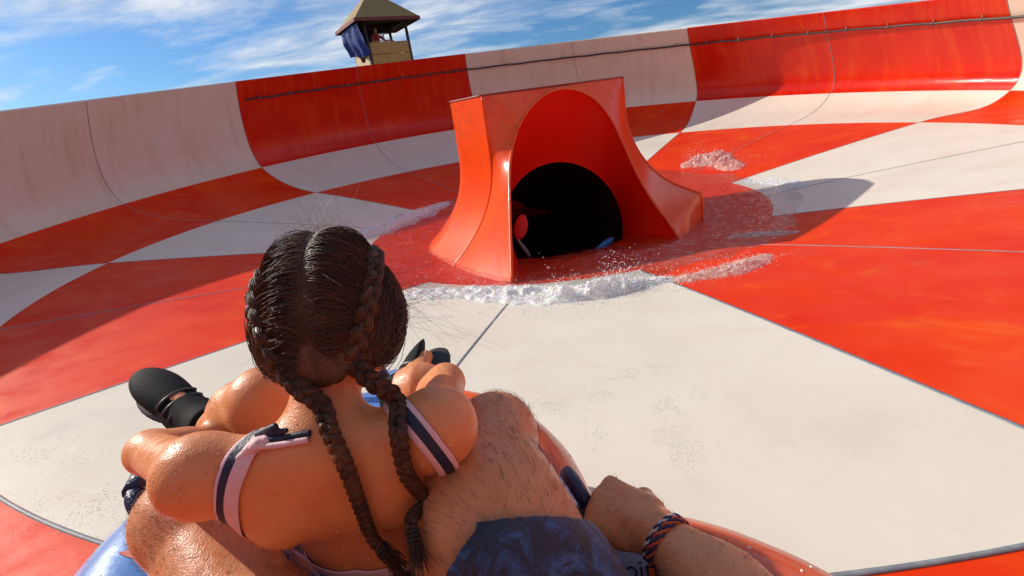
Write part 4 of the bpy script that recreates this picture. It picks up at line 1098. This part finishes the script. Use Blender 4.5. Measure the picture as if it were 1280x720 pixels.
# left side board with an oval hole
m = MB(); bm = bmesh.new(); V = []; rings = []
no_ = 32
for q in np.linspace(0, 2 * PI, no_ + 1)[:-1]:
    dx, dz = math.cos(q), math.sin(q); s_ = min(.92 / abs(dx) if abs(dx) > 1e-6 else 9, .5 / abs(dz) if abs(dz) > 1e-6 else 9)
    V.append(tl(-hw - .02, dx * s_, zf + .5 + dz * s_)); V.append(tl(-hw - .02, dx * .38 - .15, zf + .62 + dz * .26))
m.add(V, [(2 * i, 2 * ((i + 1) % no_), 2 * ((i + 1) % no_) + 1, 2 * i + 1) for i in range(no_)]); bm.free(); lp = m.build('side_board', CREAM, tower)
md = lp.modifiers.new('t', 'SOLIDIFY'); md.thickness = .05
# pyramid roof with overhang
rw = 1.52; za = ze + 1.30
m = MB(); V = [tl(-rw, -rw, ze - .12), tl(rw, -rw, ze - .12), tl(rw, rw, ze - .12), tl(-rw, rw, ze - .12), tl(0, 0, za)]
V2 = [tl(-rw + .1, -rw + .1, ze - .16), tl(rw - .1, -rw + .1, ze - .16), tl(rw - .1, rw - .1, ze - .16), tl(-rw + .1, rw - .1, ze - .16), tl(0, 0, za - .12)]
m.add(V, [(0, 1, 4), (1, 2, 4), (2, 3, 4), (3, 0, 4)]); m.build('roof', ROOF, tower)
m = MB(); m.add(V2, [(0, 1, 4), (1, 2, 4), (2, 3, 4), (3, 0, 4)]); m.build('roof_lining', DARK, tower)
tb('eave_board', [(0, -rw, ze - .16, 2 * rw, .05, .14), (0, rw, ze - .16, 2 * rw, .05, .14), (-rw, 0, ze - .16, .05, 2 * rw - .06, .14), (rw, 0, ze - .16, .05, 2 * rw - .06, .14)], TRIM)
tb('wall_plate', [(0, -hw, ze - .05, 2.1, .12, .3), (0, hw, ze - .05, 2.1, .12, .3), (-hw, 0, ze - .05, .12, 1.8, .3), (hw, 0, ze - .05, .12, 1.8, .3)], DARK)
for cx in (.38, .82):
    tb('window_frame', [(cx - .19, hw, zp + .36, .04, .05, .62), (cx + .19, hw, zp + .36, .04, .05, .62), (cx, hw, zp + .05, .34, .05, .05), (cx, hw, zp + .67, .34, .05, .05)], WFR)
tb('back_board', [(-.42, hw - .02, zp + .40, 1.05, .04, .9), (.60, hw - .02, zp + .80, 1.0, .04, .2)], simple('navy_board', (.01, .02, .10), .6))
# tarp sagging from the left eave
V = []; nu, nv = 24, 14
for i in range(nu):
    for j in range(nv):
        u, w_ = i / (nu - 1), j / (nv - 1); y = -1.7 + 3.1 * u; fold = .10 * math.sin(u * 17) * w_ + .06 * noise.noise(Vector((u * 5, w_ * 3, 0)))
        V.append(tl(-1.40 + .30 * w_**2 + fold, y * .8, ze - .14 - w_ * (1.25 + .12 * math.sin(u * 5))))
mesh_obj('tarp', V, [(i * nv + j, (i + 1) * nv + j, (i + 1) * nv + j + 1, i * nv + j + 1) for i in range(nu - 1) for j in range(nv - 1)], TARP, tower)
tb('cross_brace', [(0, -hw, -1.0, 2.0, .08, .12), (0, hw, -1.0, 2.0, .08, .12), (0, -hw, 2.0, 2.0, .08, .12), (0, hw, 2.0, 2.0, .08, .12)], DARK)
# attendant leaning on the parapet
P0 = np.array(tl(-.45, -.62, zf)); RX = np.array(tl(1, 0, 0)) - np.array(tl(0, 0, 0)); RY = np.array(tl(0, 1, 0)) - np.array(tl(0, 0, 0)); T3 = lambda x, y, z: P0 + RX * x + RY * y + up * z
pr = [cone(T3(-.09, 0, .06), T3(-.09, 0, .85), .05, .085), cone(T3(.09, 0, .06), T3(.09, 0, .85), .05, .085), cone(T3(-.09, 0, .04), T3(-.09, -.16, .04), .04, .035), cone(T3(.09, 0, .04), T3(.09, -.16, .04), .04, .035),
      cone(T3(0, 0, .88), T3(0, -.10, 1.28), .14, .15, .06), cone(T3(0, -.10, 1.30), T3(0, -.14, 1.45), .06, .055), cone(T3(-.19, -.12, 1.33), T3(-.22, -.25, 1.10), .05, .04), cone(T3(-.22, -.25, 1.10), T3(.02, -.42, 1.11), .04, .03),
      cone(T3(.19, -.12, 1.33), T3(.34, -.28, 1.12), .05, .04), cone(T3(.34, -.28, 1.12), T3(.55, -.44, 1.10), .04, .03)]
pr += face(T3(0, -.17, 1.56), RX, -RY, up, 1.05)
pr += hand(T3(.02, -.42, 1.11), RX, up, 1.0, 1, .5) + hand(T3(.55, -.44, 1.10), RX, up, 1.0, -1, .5)
att, _ = body('person', pr, .012, SKIN_A); tag(att, 'attendant in a red shirt leaning on the parapet of the lookout hut', 'person')
body('shirt', [cone(T3(0, 0, .88), T3(0, -.10, 1.29), .155, .165, .06), cone(T3(-.19, -.12, 1.33), T3(-.21, -.2, 1.2), .062, .056), cone(T3(.19, -.12, 1.33), T3(.28, -.22, 1.2), .062, .056)], .012, simple('red_shirt', (.45, .03, .02), .8), att)
body('shorts', [cone(T3(-.09, 0, .5), T3(-.07, 0, .88), .09, .11), cone(T3(.09, 0, .5), T3(.07, 0, .88), .09, .11)], .012, simple('dark_shorts', (.02, .02, .04), .8), att)
body('hair', [ell(T3(0, -.155, 1.59), (.085, .10, .095), None)], .01, HAIRD, att, cut=[(T3(0, -.23, 1.60), -RY), (T3(0, 0, 1.53), -up)])

# ------------------------------------------------------------------ ground below the bowl
gm = simple('dry_ground', (.16, .12, .075), .95, 0, (.11, .10, .05), .6, .3, 0, 3)
m = MB(); m.add([(-1500, -1500, -3), (1500, -1500, -3), (1500, 1500, -3), (-1500, 1500, -3)], [(0, 1, 2, 3)]); tag(m.build('ground', gm), 'dry ground under the slide', 'ground', kind='structure')
for i in range(12):
    a = 2 * PI * i / 12 + .1; p = bowl(a, 2, .9); m = MB(); m.tube([(p[0], p[1], -3), (p[0], p[1], p[2] - .05)], .09, 12); m.build('support_post', STEEL, bowl_root, True)

# ------------------------------------------------------------------ light
SAZ, SEL = math.radians(158), math.radians(29)
sd = np.array([math.cos(SAZ) * math.cos(SEL), math.sin(SAZ) * math.cos(SEL), math.sin(SEL)])
sun = bpy.data.lights.new('sun', 'SUN'); sun.energy = 5.0; sun.angle = math.radians(.53); sun.color = (1, .92, .80)
so_ = bpy.data.objects.new('sun', sun); COL.objects.link(so_); so_.rotation_euler = Vector(sd).to_track_quat('Z', 'Y').to_euler()
w = bpy.data.worlds.new('World'); SC.world = w; w.use_nodes = True; nt = w.node_tree; bg = nt.nodes['Background']
sky = nt.nodes.new('ShaderNodeTexSky'); sky.sky_type = 'NISHITA'; sky.sun_disc = False; sky.sun_elevation = SEL; sky.sun_rotation = PI / 2 - SAZ
sky.air_density = 1.0; sky.dust_density = .6; sky.ozone_density = 5
tc = nt.nodes.new('ShaderNodeTexCoord'); sx = nt.nodes.new('ShaderNodeSeparateXYZ'); nt.links.new(tc.outputs['Generated'], sx.inputs[0])
dz = mth(nt, 'MAXIMUM', mth(nt, 'ADD', sx.outputs[2], .16), .05); cb_ = nt.nodes.new('ShaderNodeCombineXYZ')
nt.links.new(mth(nt, 'DIVIDE', sx.outputs[0], dz), cb_.inputs[0]); nt.links.new(mth(nt, 'DIVIDE', sx.outputs[1], dz), cb_.inputs[1])
mp = nt.nodes.new('ShaderNodeMapping'); mp.inputs['Scale'].default_value = (.50, 1.0, 1); mp.inputs['Rotation'].default_value = (0, 0, -.25); mp.inputs['Location'].default_value = (.4, 2.1, 0); nt.links.new(cb_.outputs[0], mp.inputs['Vector'])
n1_ = noise_n(nt, mp.outputs[0], 1.15, 10, .56, .7); n2_ = noise_n(nt, mp.outputs[0], 3.2, 9, .62, .4)
mask = ramp(nt, mth(nt, 'ADD', mth(nt, 'MULTIPLY', n1_, .7), mth(nt, 'MULTIPLY', n2_, .3)), [(.42, (0, 0, 0)), (.58, (1, 1, 1))])
cl = ramp(nt, n2_, [(.35, (8.5, 11.2, 15.0)), (.60, (18.5, 19.0, 19.6))])
sb_ = nt.nodes.new('ShaderNodeVectorMath'); sb_.operation = 'MULTIPLY'; sb_.inputs[1].default_value = (1.0, 1.55, 2.1); nt.links.new(sky.outputs[0], sb_.inputs[0])
nt.links.new(mix(nt, mth(nt, 'MULTIPLY', mask, .85), sb_.outputs[0], cl), bg.inputs['Color']); bg.inputs['Strength'].default_value = .050

# ------------------------------------------------------------------ camera
cam = bpy.data.cameras.new('camera'); co = bpy.data.objects.new('camera', cam); COL.objects.link(co)
M3 = Matrix((RT, UP, -FW)).transposed(); co.matrix_world = Matrix.Translation(Vector(CAM)) @ M3.to_4x4()
cam.sensor_width = 36; cam.lens = 36 * FPX / 1280; cam.clip_start = .02; cam.clip_end = 5000
SC.camera = co
SC.view_settings.view_transform = 'Standard'; SC.view_settings.look = 'None'; SC.view_settings.exposure = -0.08; SC.view_settings.gamma = 1
SC.cycles.use_denoising = True; SC.cycles.max_bounces = 10; SC.cycles.transparent_max_bounces = 12
SC.cycles.sample_clamp_indirect = 8; SC.cycles.caustics_reflective = False; SC.cycles.caustics_refractive = False
